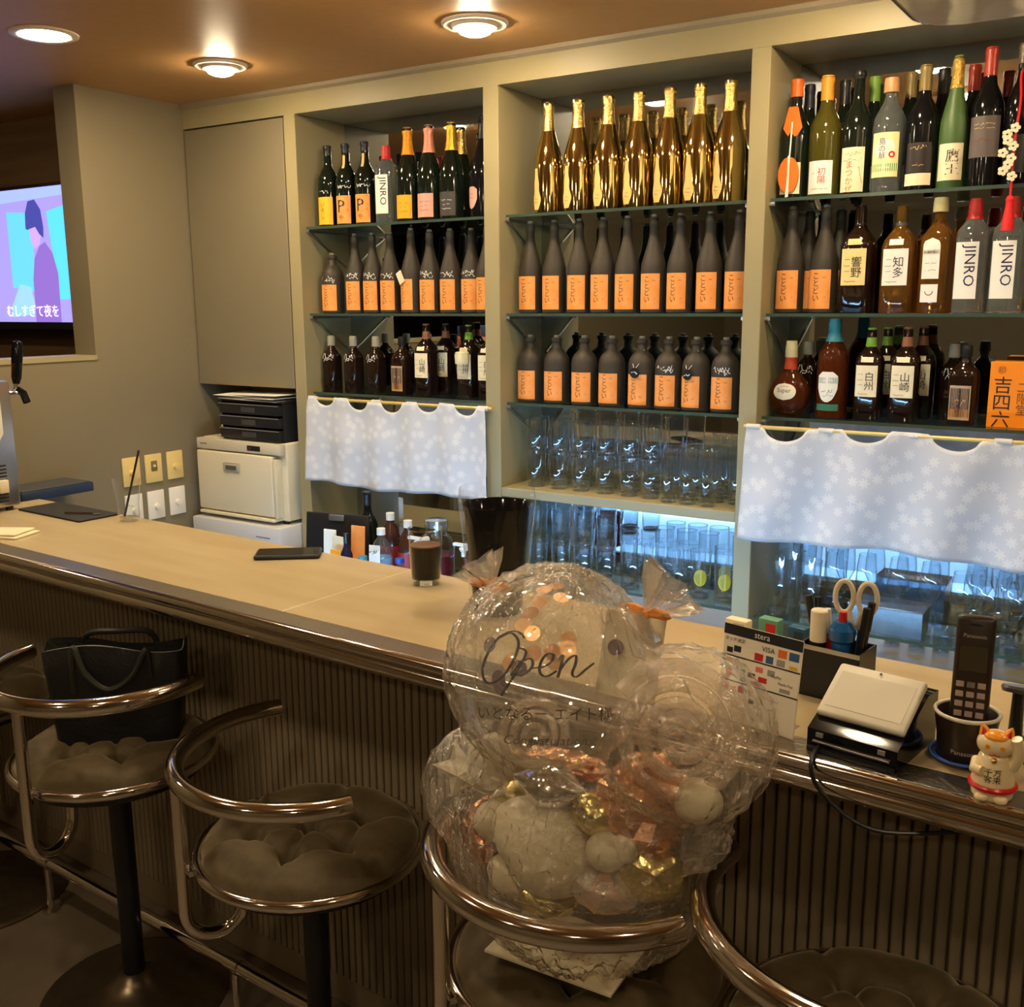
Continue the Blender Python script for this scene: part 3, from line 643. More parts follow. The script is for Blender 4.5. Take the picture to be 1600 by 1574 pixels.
# ---- right bay, third shelf
psu = [(0, .030), (.006, .042), (.03, .056), (.065, .060), (.095, .052), (.115, .034), (.13, .019), (.15, .0165), (.20, .0155), (.205, .014)]
nk = make_bottle('whisky_bottle', 'round flask whisky bottle with oval cream label and long red neck', psu, WHISKY, [(.166, .212, CAPS['cream'], .0015), (.132, .166, colr('red_neck', 176, 62, 30), .0012)], [(.046, .094, .070, PAPER, 'oval')], [(0, 'Super', .018, 0, .002, 0, 'black')], [(0, .03, .002, 0, .015, 'brown', 2)])
for v in nk.children[0].data.vertices: v.co.y *= .72
for l in nk.children:
    if l.name.startswith('label'):
        for q in [l] + list(l.children):
            for v in q.data.vertices: v.co.y *= .72
on_shelf(nk, 2, 1236, None, a=-6)
on_shelf(make_bottle('whisky_bottle', 'whisky bottle with teal foil neck and white and teal shield label', sc(RUM, .272, .043), WHISKY, [(.212, .274, CAPS['teal'], .003)], [(.046, .130, .058, WPAPER, 'shield'), (.022, .040, .066, INKS['teal']), (.098, .114, .060, INKS['teal'])], [(2, 'CHIVAS', .010, 0, 0, 0, 'white')], [(0, .03, .012, 0, -.012, 'black', 3), (0, .036, .006, 0, -.024, 'teal', 4)]), 2, 1302, None, a=-4)
on_shelf(hak, 2, 1360, 'green capped whisky bottle with brush characters, beside the teal necked bottle', scale=1.0, a=-2, Y=2.9)
on_shelf(yam, 2, 1416, 'copper capped whisky bottle with brush characters, in the bay of the orange box', scale=1.0, a=-2, Y=2.9)
for px, p_, lab in ((1385, hak, 'green capped whisky bottle standing behind the front pair'), (1440, yam, 'copper capped whisky bottle standing behind the front pair'), (1262, dec, 'dark square bottle standing behind the round flask'), (1490, dec, 'dark square bottle behind the framed picture bottle')):
    on_shelf(p_, 2, px, lab, Y=3.0)
on_shelf(picture_bottle('dark bottle with a framed picture label, beside the orange box'), 2, 1509, None, a=-6)
bxx = x_at(1546, 600, 2.87)
ob = thing('sake_box', 'bright orange carton with black brush characters at the shelf end', 'box', (bxx + .05, 2.91, ZS[2]))
cb = mesh('carton', rbox(-.05, .05, -.042, .042, 0, .168, .0015, 1), mat('orange_carton', S(246, 140, 16), .45), ob)
mesh('lettering', stand(letters('吉\n四\n六', .046), -.0428, -.018, .066), INK, cb, 0)
mesh('lettering', stand(letters('二\n階\n堂', .030), -.0428, .03, .075), INKS['brown'], cb, 0)
mesh('lettering', stand(letters('㊞', .022), -.0428, -.022, .148), INKS['brown'], cb, 0)
# floral charm with red tassel on the bottle at the shelf end
oc = at_y(1582, 250, 2.80)
om = thing('tassel_charm', 'white flower charm with red cord and tassel hanging from a bottle neck', 'charm', (oc.x, 2.815, ZS[0] - .06))
RED = mat('red_silk', S(222, 30, 34), .5)
nb_ = orn_b.location
mesh('cord', tube(smoothpath([(nb_.x - oc.x + .02, nb_.y - 2.815 - .012, .33), (nb_.x - oc.x - .0, nb_.y - 2.815 - .024, .325), (.004, .01, .25), (.0, 0, .16), (0, 0, .06), (0, 0, .03)], 6), .0028, 6), RED, om)
for k in range(9):
    a = k * 2.4; q = Vector((.012 * math.cos(a) - .012, -.006, .075 + k * .014))
    fl = mesh('flower', xf(join(*[xf(lathe([(-.001, .0055), (.001, .0055)], 6), (.007 * math.cos(j * 1.257), 0, .007 * math.sin(j * 1.257)), (R(80), 0, 0)) for j in range(5)]), q), colr('charm_flower', 228, 214, 180), om, 0)
ts = mesh('tassel', lathe([(-.052, .015), (-.03, .014), (.0, .010), (.014, .0085), (.022, .010), (.03, .006), (.032, 0)], 16), RED, om)
# ================================================================== glassware
GW = thin('tumbler_glass', (.93, .97, 1.0), .03, 1.5, 2.2, .05)
def tumbler(name, label, r, h, ribs=0, taper=.86, stem=None):
    if stem:
        pr = [(0, r * .8), (.003, r * .8), (.006, .006), (h * .32, .0045), (h * .40, r * .55), (h * .55, r), (h * .8, r * .95), (h, r * .78)]
    else:
        pr = [(0, r * taper * .96), (.0015, r * taper), (h * .5, r * (taper + 1) / 2), (h, r)]
    vf = lathe(pr, 24)
    V, Fc = vf; Fc = [f for f in Fc if not (len(f) > 4 and f[0] >= 24)]      # open mouth
    if ribs:
        for v in V:
            a = math.atan2(v.y, v.x); k = 1 + .02 * math.cos(ribs * a); v.x *= k; v.y *= k
    t = thing(name, label, 'glass')
    mesh('wall', (V, Fc), GW, t, 60)
    mesh('rim', tube(arc((0, 0), pr[-1][1], 0, 2 * PI, 24, h)[:-1], .0012, 6, True), GW, t)
    if not stem: mesh('thick_base', lathe([(.0005, r * taper * .9), (.010, r * taper * .93), (.012, r * taper * .5), (.0122, 0)], 20), GW, t)
    return t
tum = tumbler('tumbler', '', .0345, .112); hib = tumbler('highball_glass', '', .0275, .165, 8, .94)
for px in (838, 873, 908, 946, 983, 1017):
    for Y, dx in ((2.885, 0), (2.97, .012)):
        x = x_at(px, 720, Y) + dx
        put(tum, (x, Y, 1.0192), 0, 'clear tumbler standing on the board, lower one of a stacked pair', 'lower tumblers on the board')
        put(tum, (x, Y, 1.0192 + .1125), 0, 'clear tumbler stacked on another tumbler above the board', 'upper tumblers on the board')
for px in (1045, 1075, 1106, 1142):
    for Y in (2.85, 2.925, 3.0):
        if px == 1142 and Y < 2.9: continue
        put(hib, (min(x_at(px, 740, 2.85), -1.058) , Y, 1.0192), 0, 'ribbed highball glass beside the stacked tumblers', 'ribbed highball glasses on the board')
tum2 = tumbler('tumbler', '', .034, .112, 6); mug = tumbler('highball_glass', '', .0335, .150, 10, .9)
for px in (838, 873, 908, 943):
    for Y in (2.89, 2.975):
        x = x_at(px, 860, Y) + .008
        put(tum2, (x, Y, .7155), 0, 'tumbler on the glass shelf below the board, lower one of a pair', 'lower tumblers under the board')
        put(tum2, (x, Y, .7155 + .1125), 0, 'tumbler stacked on another below the wooden board', 'upper tumblers under the board')
for px in (986, 1022, 1058):
    for Y in (2.885, 2.98): put(mug, (x_at(px, 880, 2.885), Y, .7155), 0, 'tall ribbed glass on the shelf below the board', 'tall glasses under the board')
lem = tumbler('highball_glass', '', .0335, .150, 0, .9)
LEM = mat('lemon_print', S(190, 172, 48), .5)
mesh('lemon_print', wrap(([Vector((.020 * math.cos(a), .027 * math.sin(a), 0)) for a in [2 * PI * k / 14 for k in range(14)]], [tuple(range(14))]), [(0, .0302), (.15, .0335)], .07, .0012, R(20)), LEM, lem, 0)
for px, Y in ((1095, 2.90), (1133, 2.89), (1133, 2.985)): put(lem, (min(x_at(px, 880, Y), -1.056), Y, .7155), 0, 'tall glass printed with a yellow lemon below the wooden board', 'lemon print glasses')
big = tumbler('tumbler', '', .038, .170, 12, .8); wg = tumbler('wine_glass', '', .030, .185, stem=1)
for px, Y in ((1216, 2.9), (1262, 2.91), (1236, 3.0)): put(big, (x_at(px, 930, Y), Y, .7055), 0, 'large ribbed tumbler on the shelf under the patterned curtain', 'large tumblers under the curtain')
for px, Y in ((1300, 3.0), (1350, 3.01), (1400, 3.01), (1450, 3.0), (1500, 2.93), (1540, 2.92), (1582, 2.92), (1520, 3.0), (1570, 3.0), (1630, 2.925)):
    put(wg, (x_at(px, 960, Y), Y, .7055), 0, 'stemmed glass on the shelf under the patterned curtain', 'stemmed glasses under the curtain')
for k, px in enumerate(range(1290, 1640, 46)):
    for Y in (2.6, 2.72): put(hib, (x_at(px + (20 if Y > 2.7 else 0), 1030, Y), Y, .5005), 0, 'ribbed highball glass on the low shelf behind the counter', 'ribbed highball glasses behind the counter')
pbx = thing('storage_box', 'clear plastic storage box with pale lid among the stemmed glasses', 'box', (x_at(1385, 960, 2.87), 2.895, .7055))
mesh('tub', join(box(-.1, .1, -.05, -.049, 0, .075), box(-.1, .1, .049, .05, 0, .075), box(-.1, -.099, -.05, .05, 0, .075), box(.099, .1, -.05, .05, 0, .075), box(-.1, .1, -.05, .05, 0, .002)), thin('milky_plastic', (.8, .88, .95), .15, 1.45, 1.5, .18), pbx, 0)
mesh('lid', rbox(-.103, .103, -.053, .053, .075, .083, .003), thin('lid_plastic', (.75, .85, .95), .2, 1.45, 1.5, .3), pbx)

# ================================================================== curtains
def cloth_mat(name):
    m = mat(name, S(228, 228, 230), .8); nt = m.node_tree; b = nt.nodes['Principled BSDF']
    tc = nt.nodes.new('ShaderNodeTexCoord'); v = nt.nodes.new('ShaderNodeTexVoronoi'); v.inputs['Scale'].default_value = 34
    v.voronoi_dimensions = '2D'; v.inputs['Randomness'].default_value = 1.0; v.inputs['Scale'].default_value = 25
    sx = nt.nodes.new('ShaderNodeSeparateXYZ'); cx = nt.nodes.new('ShaderNodeCombineXYZ')
    nt.links.new(tc.outputs['Object'], sx.inputs[0]); nt.links.new(sx.outputs[0], cx.inputs[0]); nt.links.new(sx.outputs[2], cx.inputs[1]); nt.links.new(cx.outputs[0], v.inputs['Vector'])
    vm = nt.nodes.new('ShaderNodeVectorMath'); vm.operation = 'SUBTRACT'; nt.links.new(cx.outputs[0], vm.inputs[0]); nt.links.new(v.outputs['Position'], vm.inputs[1])
    s2 = nt.nodes.new('ShaderNodeSeparateXYZ'); nt.links.new(vm.outputs[0], s2.inputs[0])
    def mth(op, a, b=None, c=None):
        n = nt.nodes.new('ShaderNodeMath'); n.operation = op
        for i, q in enumerate((a, b, c)):
            if q is None: continue
            if isinstance(q, (int, float)): n.inputs[i].default_value = q
            else: nt.links.new(q, n.inputs[i])
        return n.outputs[0]
    petal = mth('COSINE', mth('MULTIPLY', mth('ARCTAN2', s2.outputs[1], s2.outputs[0]), 7.0))
    edge = mth('SUBTRACT', v.outputs['Distance'], mth('MULTIPLY_ADD', petal, .09, .27))
    r = nt.nodes.new('ShaderNodeValToRGB'); r.color_ramp.elements[0].position = .0; r.color_ramp.elements[1].position = .03
    r.color_ramp.elements[0].color = (*S(253, 253, 253), 1); r.color_ramp.elements[1].color = (*S(234, 236, 241), 1)
    nt.links.new(edge, r.inputs[0]); nt.links.new(r.outputs[0], b.inputs['Base Color'])
    t = nt.nodes.new('ShaderNodeBsdfTranslucent'); t.inputs[0].default_value = (.85, .88, .95, 1)
    mx = nt.nodes.new('ShaderNodeMixShader'); mx.inputs[0].default_value = .35
    out = [n for n in nt.nodes if n.type == 'OUTPUT_MATERIAL'][0]
    nt.links.new(b.outputs[0], mx.inputs[1]); nt.links.new(t.outputs[0], mx.inputs[2]); nt.links.new(mx.outputs[0], out.inputs[0])
    return m
CLOTH = cloth_mat('flower_cloth')
RODM = mat('brass_rod', S(214, 186, 110), .35, .3)
def curtain(label, x0, x1, zt, zb, y, tabs, lean, amp, seed):
    t = thing('cafe_curtain', label, 'curtain', ((x0 + x1) / 2, y, zb), 0, 'white patterned cafe curtains')
    o = t.location; nx, nz = 120, 26; V, Fc = [], []
    L = x1 - x0
    for j in range(nz + 1):
        for i in range(nx + 1):
            u = i / nx; ph = (u * tabs) % 1
            dip = .034 * max(0.0, 1 - ((ph - .5) / .27) ** 2) ** .5 if abs(ph - .5) < .27 else 0.0
            top = zt + .006 - dip; v = j / nz
            z = zb + .006 * math.sin(u * 9 + seed) + (top - zb) * v
            w = math.sin(u * tabs * 2 * PI + seed + (1 - v) * 2.2 * lean) * amp * (.35 + .65 * (1 - v)) + .006 * noise.noise(Vector((u * 6, v * 3, seed)))
            flare = (1 - v) ** .6 * .03 * (-1 if u < .5 else .3) * abs(2 * u - 1)
            V.append(Vector((x0 + L * u + flare + lean * (1 - v) * .012, y - .012 - w, z)) - o)
    for j in range(nz):
        for i in range(nx): a = j * (nx + 1) + i; Fc.append((a, a + 1, a + nx + 2, a + nx + 1))
    c = mesh('cloth', (V, Fc), CLOTH, t, 180)
    md = c.modifiers.new('thickness', 'SOLIDIFY'); md.thickness = .0012
    rd = mesh('rod', xf(tube([(x0 - .012, y, zt), (x1 + .02, y, zt)], .006, 12), -o), RODM, t)
    for k in range(tabs + 1):
        u = (k + .0) / tabs; xc = x0 + L * min(max(u, .018), .982)
        mesh('tab', xf(tube([(xc - .02, y, zt), (xc + .02, y, zt)], .0085, 12), -o), CLOTH, t)
    return t
curtain('short white flower curtain beside the towel warmer, hanging over the jars', PX[0][1] + .035, PX[1][0] + .012, ZS[2] - .02, .968, YB - .012, 5, 0, .012, 1)
curtain('wide white flower curtain draped under the orange box and whisky bottles', PX[2][1] - .012, -.1, ZS[2] - .024, .960, YB - .03, 4, 1, .018, 4)

# ================================================================== left wall and niche
PLW = mat('switch_white', S(232, 226, 214), .4); PLY = mat('switch_beige', S(228, 200, 130), .4)
for row, (z0, z1, m, nm) in enumerate(((.945, 1.056, PLY, 'beige'), (.80, .912, PLW, 'white'))):
    for k, (ya, yb) in enumerate(((2.405, 2.483), (2.507, 2.585), (2.61, 2.687))):
        pos = ('nearest the wall hatch', 'between two others', 'nearest the towel warmer')[k]
        t = thing('wall_switch', nm + ' dimmer switch plate on the olive wall, ' + pos, 'switch', (XL, (ya + yb) / 2, z0), 0, 'dimmer switch plates')
        w = (yb - ya) / 2
        mesh('plate', rbox(.0005, .008, -w, w, 0, z1 - z0, .003), m, t)
        if row == 0 and k == 1: mesh('rocker', rbox(.008, .011, -.014, .014, .045, .085, .002), mat('switch_grey', S(120, 104, 70), .4), t)
        mesh('knob', xf(lathe([(.008, .013), (.02, .011), (.021, 0)], 16), (0, 0, .05), (0, R(90), 0)) if not (row == 0 and k == 1) else xf(lathe([(.011, .006), (.014, .005), (.0142, 0)], 12), (0, 0, .065), (0, R(90), 0)), PLW if row else PLY, t)
# shelf ledge
ld = thing('wall_ledge', 'small dark blue ledge fixed to the olive wall beside the beer tap', 'shelf', (XL, 2.06, .985))
mesh('board', rbox(.0005, .16, -.16, .11, 0, .032, .003), mat('navy_board', S(38, 52, 78), .4), ld)
mesh('top_mat', rbox(.008, .152, -.152, .102, .032, .036, .001, 1), mat('grey_mat', S(70, 72, 74), .6), ld)
YW = 2.72
wx0, wx1 = -3.24, -2.775
bs = thing('back_counter', 'low painted work counter behind the bar under the shelves', 'counter', (-2.2, 2.6, 0))
mesh('worktop', rbox(-1.088, .3, -.225, .197, .655, .68, .003), FRAME, bs)
mesh('cabinet_body', box(-1.086, .29, -.13, .19, .501, .655), FRAME, bs, 0)
mesh('cabinet_base', box(-1.086, .29, -.13, .19, 0, .459), FRAME, bs, 0)
for k in range(2): mesh('cupboard_door', rbox(-1.07 + k * .68, -.41 + k * .68, -.148, -.131, .04, .455, .002, 1), FRAME, bs)
IV = mat('ivory_enamel', S(222, 210, 178), .35); IV2 = mat('pale_grey_enamel', S(206, 206, 208), .35)
hb = thing('appliance_box', 'white flat appliance under the towel warmer with a dark badge', 'appliance', ((wx0 + wx1) / 2, YW, .681))
mesh('case', rbox(-.245, .245, -.03, .28, 0, .108, .006), IV2, hb)
mesh('badge', box(.135, .175, -.0308, -.0298, .03, .045), BLACK, hb, 0)
mesh('badge_print', box(.115, .19, -.0308, -.0298, .062, .067), mat('grey_print', S(120, 130, 170), .5), hb, 0)
tw = thing('towel_warmer', 'ivory hot towel cabinet with recessed handle standing in the niche', 'towel warmer', ((wx0 + wx1) / 2, YW, .789))
W2 = (wx1 - wx0) / 2; HT = .318
mesh('case', rbox(-W2, W2, .035, .28, .014, HT, .008, 3), IV, tw)
d = mesh('door', rbox(-W2, W2 - .045, .0, .0345, .03, HT - .05, .008, 3), IV, tw)
mesh('handle', rbox(-.075, .015, -.006, .001, HT - .125, HT - .09, .006), mat('handle_grey', S(176, 170, 152), .35), d)
mesh('handle_recess', rbox(-.06, .0, -.0075, -.005, HT - .117, HT - .099, .001, 1), mat('handle_dark', S(90, 86, 76), .4), d)
mesh('control_strip', rbox(-W2, W2 - .002, .005, .035, HT - .045, HT - .002, .004), mat('ivory_strip', S(208, 198, 172), .35), tw)
mesh('display', box(.055, .125, .0035, .0052, HT - .035, HT - .015), BLACK, tw, 0)
mesh('lamp_dot', box(.068, .074, .0028, .0036, HT - .028, HT - .022), CAPS['red'], tw, 0)
mesh('name_print', box(-W2 + .02, -W2 + .06, .0042, .0052, HT - .026, HT - .020), mat('grey_badge', S(140, 132, 116), .5), tw, 0)
mesh('hinge', rbox(W2 - .04, W2 - .025, .0, .034, .03, HT - .06, .003), IV, tw)
mesh('drip_tray', rbox(-W2 + .01, W2 - .04, -.008, .06, .014, .026, .003), IV, tw)
for sx in (-1, 1):
    for yy in (.06, .25): mesh('foot', lathe([(0, .014), (.015, .014)], 12), BLACK, tw, 35, (sx * (W2 - .04), yy, 0))
lt = thing('letter_tray', 'black three drawer letter tray on top of the towel warmer', 'letter tray', (-2.96, YW + .02, 1.1075))
DK = mat('tray_black', (.016, .016, .017), .25)
mesh('shell', join(box(-.16, .175, .02, .25, 0, .004), box(-.16, .175, .02, .25, .147, .152), box(-.16, -.155, .02, .25, 0, .15), box(.17, .175, .02, .25, 0, .15), box(-.16, .175, .245, .25, 0, .15)), DK, lt, 0)
for k in range(3):
    dr = mesh('drawer', rbox(-.153, .168, .0, .24, .006 + k * .048, .046 + k * .048, .003), DK, lt)
    mesh('drawer_lip', box(-.153, .168, -.004, .0, .042 + k * .048, .046 + k * .048), mat('tray_edge', S(110, 108, 104), .25), dr, 0)
    mesh('label_tab', box(-.03, .045, -.002, .0, .014 + k * .048, .034 + k * .048), mat('tab_grey', S(60, 60, 60), .3), dr, 0)
pp = thing('paper_stack', 'loose white papers lying on the black letter tray', 'papers', (-2.96, YW + .02, 1.2642))
for k, (a, dx) in enumerate(((3, 0), (-5, .01), (8, -.01), (-2, .02))): mesh('sheet', xf(box(-.145, .15, -.005, .21, 0, .0012), (dx, 0, k * .0062 + .0005), (0, R(1.2 * (-1) ** k), R(a))), WPAPER, pp, 0)
sn = thing('sticky_note', 'yellow memo slip standing on the towel warmer', 'note', (-3.135, YW + .05, 1.1075))
mesh('slip', box(-.005, .005, 0, .05, 0, .05), colr('yellow_note', 226, 216, 110), sn, 0)

# ---- things under the left curtain, on the work counter
def jar(px, Y, lab, liquid):
    t = thing('dispenser_jar', lab, 'jar', (x_at(px, 830, Y), Y, .6805))
    mesh('jar_body', lathe([(0, .05), (.005, .062), (.16, .062), (.19, .05), (.20, .036), (.225, .036)], 24), thin('jar_glass', (.9, .95, .97), .03, 1.5, 1.6, .04), t)
    mesh('liquid', lathe([(.006, .0), (.0061, .058), (.13, .058), (.131, 0)], 24), liquid, t)
    mesh('lid', lathe([(.222, .0), (.2221, .038), (.245, .038), (.247, .03), (.247, 0)], 20), thin('lid_clear', (.8, .85, .85), .1, 1.4, 1.4, .2), t)
    tp = mesh('tap', join(tube([(0, -.05, .19), (0, -.1, .19), (-.004, -.108, .185)], .010, 10), tube([(0, -.1, .192), (0, -.1, .165)], .007, 8), box(-.035, .012, -.108, -.094, .198, .206)), WHITE, t, 40)
    return t
jar(682, 2.62, 'clear dispenser jar of dark red liquor with a white tap, beside the coffee glass', mat('red_liquor', (.10, .008, .008), .1))
jar(752, 2.62, 'clear dispenser jar with a white tap, behind the black bucket', mat('plum_liquor', (.16, .02, .015), .1))
wb = thing('wine_bottle', 'dark wine bottle standing behind the water bottles under the curtain', 'bottle', (x_at(575, 830, 2.71), 2.71, .6805))
mesh('body', lathe(sc(WINE, .29, .037), 24), DARK, wb, 50); mesh('cap', lathe([(.24, .0145), (.29, .0148), (.291, .0)], 14), BLACK, wb)
mesh('label', wrap(sheet(.06, .08), sc(WINE, .29, .037), .03, .0006), WPAPER, wb)
PET = thin('pet_plastic', (.80, .92, 1.0), .08, 1.4, 1.6, .10)
for px, Y, h, capm, lab in ((596, 2.53, .215, 'white', 'clear water bottle with white cap under the curtain, beside the papers'), (611, 2.63, .245, 'white', 'brown plastic bottle with white cap behind the water bottles'), (638, 2.60, .235, 'white', 'brown plastic bottle with white cap beside the coffee glass'), (566, 2.405, .15, 'teal', 'small bottle with teal cap in front of the papers'), (624, 2.43, .155, 'blue', 'small clear bottle with blue cap in front of the water bottles')):
    t = thing('plastic_bottle', lab, 'bottle', (x_at(px, 850, Y), Y, .6805))
    p = sc([(0, .85), (.02, 1), (.62, 1), (.78, .75), (.86, .36), (.9, .34), (.94, .34)], h, .034 if h > .2 else .024)
    mesh('body', lathe(p, 20), (PET if 'clear' in lab or 'small' in lab else mat('cola_plastic', (.05, .015, .008), .15)), t, 50)
    mesh('cap', lathe([(h * .9, .0145), (h, .0145), (h + .001, 0)], 16), CAPS[capm], t)
    mesh('label', lathe([(h * .28, p[1][1] + .0006), (h * .55, p[1][1] + .0006)], 20), mat('blue_wrap', S(120, 160, 200), .4) if 'brown' not in lab else colr('red_wrap', 150, 40, 40), t)
bk = thing('menu_board', 'black clipboard board leaning upright behind the envelopes', 'board', (x_at(522, 820, 2.58), 2.58, .6805))
mesh('panel', xf(rbox(-.125, .125, 0, .01, 0, .225, .004), rot=(R(-6), 0, R(12))), BLACK, bk)
mesh('clip', xf(rbox(-.03, .03, -.008, 0, .2, .222, .003), rot=(R(-6), 0, R(12))), STEEL, bk)
for k, (px, w, h, m, lab) in enumerate(((512, .05, .19, WPAPER, 'white envelope standing in front of the black board'), (524, .055, .175, PAPER, 'cream envelope standing in front of the black board'), (556, .055, .205, ORANGE, 'orange paper packet standing beside the dark wine bottle'), (520, .05, .14, mat('orange_pack', S(240, 150, 40), .4), 'small bright orange snack packet at the counter edge'))):
    Y = (2.50, 2.486, 2.54, 2.445)[k]
    t = mesh('envelope' if k < 2 else 'snack_packet', xf(rbox(-w / 2, w / 2, -.003, .003, 0, h, .0015, 1), rot=(R(-4), 0, R(6 * (-1) ** k))), m, None, 35, (x_at(px, 830, Y), Y, .6808))
    tag(t, lab, 'envelope' if k < 2 else 'packet')
sb = thing('sauce_bottle', 'slim dark blue bottle with purple label beside the orange packet', 'bottle', (x_at(541, 850, 2.455), 2.455, .6805))
mesh('body', lathe(sc(RUM, .20, .021), 18), mat('ink_blue_glass', S(24, 24, 50), .1), sb, 50); mesh('label', lathe([(.03, .0216), (.09, .0216)], 18), colr('purple_label', 110, 100, 170), sb); mesh('cap', lathe([(.17, .009), (.202, .009), (.203, 0)], 12), BLACK, sb)
lf = thing('leaflet', 'white printed leaflet leaning among the bottles under the curtain', 'leaflet', (x_at(582, 835, 2.462), 2.462, .6815))
mesh('sheet', xf(box(-.02, .02, -.001, .001, 0, .17), rot=(R(-4), 0, R(12))), WPAPER, lf, 0)
mesh('print', xf(squiggle(.03, .014, 10, .002, 3), (0, -.003, .15), (R(86), 0, R(12))), INK, lf, 0)

# ================================================================== television in the next room
tv = thing('television', 'wall television showing a karaoke video with a person in a mauve jacket', 'television', (-4.05, 2.6, 1.53), 0)
SCX0, SCX1, SCZ0, SCZ1 = -.52, .455, .03, .555
mesh('housing', rbox(SCX0 - .012, SCX1 + .012, -.085, -.03, SCZ0 - .028, SCZ1 + .014, .004), BLACK, tv)
mesh('wall_mount', box(-.1, .1, -.03, .04, .2, .4), BLACK, tv, 0)
mesh('corner_bracket', box(SCX1 - .03, SCX1 + .008, -.06, .04, -.16, .0), BLACK, tv, 0)
def scr(name, poly, c, e, dy):
    o = mesh(name, ([Vector((x, -.0855 - dy, z)) for x, z in poly], [tuple(range(len(poly)))]), mat('screen_' + name, S(*c), .4, emit=e), tv, 0); return o
E1 = 1.35
scr('picture', [(SCX0, SCZ0), (SCX1, SCZ0), (SCX1, SCZ1), (SCX0, SCZ1)], (150, 140, 226), E1, 0)
scr('window_light', [(.0, .17), (.155, .15), (.17, .46), (.0, .47)], (96, 190, 250), E1, .0006)
scr('window_light_side', [(.31, .12), (.45, .12), (.45, .49), (.27, .46)], (84, 196, 255), E1, .0006)
scr('ceiling_glow', [(-.2, .50), (.45, .52), (.45, .553), (-.2, .553)], (150, 170, 240), E1, .0006)
scr('jacket', [(.14, .03), (.31, .03), (.315, .22), (.29, .30), (.245, .345), (.205, .33), (.165, .28), (.145, .2)], (128, 98, 186), E1, .0012)
scr('face', [(.15, .37), (.155, .345), (.175, .32), (.205, .335), (.225, .38), (.2, .43), (.15, .42)], (184, 150, 220), E1, .0016)
scr('hair', [(.125, .40), (.13, .46), (.155, .505), (.2, .51), (.235, .47), (.245, .40), (.24, .36), (.215, .375), (.19, .405), (.135, .395)], (64, 66, 150), E1, .002)
scr('flowers', [(-.02, .09), (.05, .18), (.12, .17), (.14, .1), (.13, .06), (-.02, .05)], (140, 190, 235), E1, .0024)
mesh('subtitle', stand(letters('むしすぎて夜を', .052), -.0886, .12, .075), mat('screen_subtitle', S(240, 245, 255), .4, emit=E1 * 1.1), tv, 0)

# ================================================================== beer dispenser at the bar end
bpnt = at_z(35, 795, 1.0)
bd_ = thing('beer_dispenser', 'stainless beer dispenser with black tap handle at the wall end of the bar', 'beer dispenser', (bpnt.x - .10, bpnt.y - .16, 1.0), 0)
mesh('body', rbox(-.10, .10, -.16, .16, .012, .40, .008), STEEL, bd_)
mesh('top_sign', rbox(-.09, .098, -.15, .13, .40, .455, .006), colr('orange_sign', 206, 116, 64), bd_)
mesh('sign_block', rbox(-.09, .09, -.15, .06, .455, .51, .004), mat('blue_grey', S(70, 84, 120), .4), bd_)
mesh('side_panel', xf(prism([(-.13, .20), (.09, .20), (.12, .24), (.12, .34), (.09, .38), (-.13, .38)], .004), (.106, 0, 0), (0, 0, R(90))), WHITE, bd_, 0)
for k in range(11): mesh('vent_slot', rbox(.0995, .103, -.12, .12, .03 + k * .011, .036 + k * .011, .001, 1), BLACK, bd_)
mesh('drain_valve', rbox(.1, .118, .085, .115, .06, .10, .003), IV, bd_)
hd = mesh('tap_neck', tube([(.06, .16, .36), (.06, .20, .36), (.06, .205, .39)], .009, 10), CHROME, bd_)
mesh('tap_handle', xf(lathe([(.0, .010), (.02, .015), (.10, .017), (.13, .014), (.135, 0)], 14), (.06, .205, .385), (R(-8), 0, 0)), BLACKG, bd_)
mesh('tap_spout', tube([(.06, .20, .372), (.06, .225, .355), (.06, .235, .325)], .012, 10), BLACKG, bd_)
for x in (-.08, .08):
    for y in (-.13, .13): mesh('foot', lathe([(0, .012), (.014, .012)], 10), BLACK, bd_, 35, (x, y, 0))
# ================================================================== things on the counter
def flat(name, pts, z0, z1):
    n = len(pts); V = [Vector((p.x, p.y, z0)) for p in pts] + [Vector((p.x, p.y, z1)) for p in pts]
    return V, [tuple(range(n))[::-1], tuple(range(n, 2 * n))] + [(i, (i + 1) % n, n + (i + 1) % n, n + i) for i in range(n)]
mm = thing('bar_mat', 'black rubber bar mat lying beside the beer dispenser', 'mat', B(s_of(at_z(95, 803, 1)), 1.70, 1.0), BD)
mesh('mat', rbox(-.16, .17, -.065, .07, 0, .006, .002), mat('rubber', (.02, .02, .02), .7, bump=(300, .4)), mm)
mesh('spoon', join(tube([(.04, -.03, .0095), (.12, .012, .0095)], .0028, 8), xf(lathe([(-.002, .0), (.0, .011), (.002, .0)], 12), (.132, .018, .009))), CHROME, mm)
nk_ = thing('napkin', 'folded cream napkin at the front edge of the bar', 'napkin', at_z(8, 836, 1.0), R(18))
mesh('fold', rbox(-.09, .075, -.05, .05, .0005, .006, .002), PAPER, nk_); mesh('fold', xf(rbox(-.09, .06, -.045, .05, .006, .011, .002), rot=(0, R(-1.5), R(5))), PAPER, nk_)
gb = thing('cocktail_glass', 'empty clear glass with a black straw on the bar beside the mat', 'glass', B(s_of(at_z(172, 820, 1)), 1.735, 1.0))
mesh('bowl', ([v for v in lathe([(0, .027), (.002, .03), (.06, .032), (.125, .040)], 28)[0]], [f for f in lathe([(0, .027), (.002, .03), (.06, .032), (.125, .040)], 28)[1] if not (len(f) > 4 and f[0] >= 28)]), CLEAR, gb, 60)
mesh('thick_base', lathe([(.001, .027), (.012, .0285), (.014, .0)], 24), CLEAR, gb)
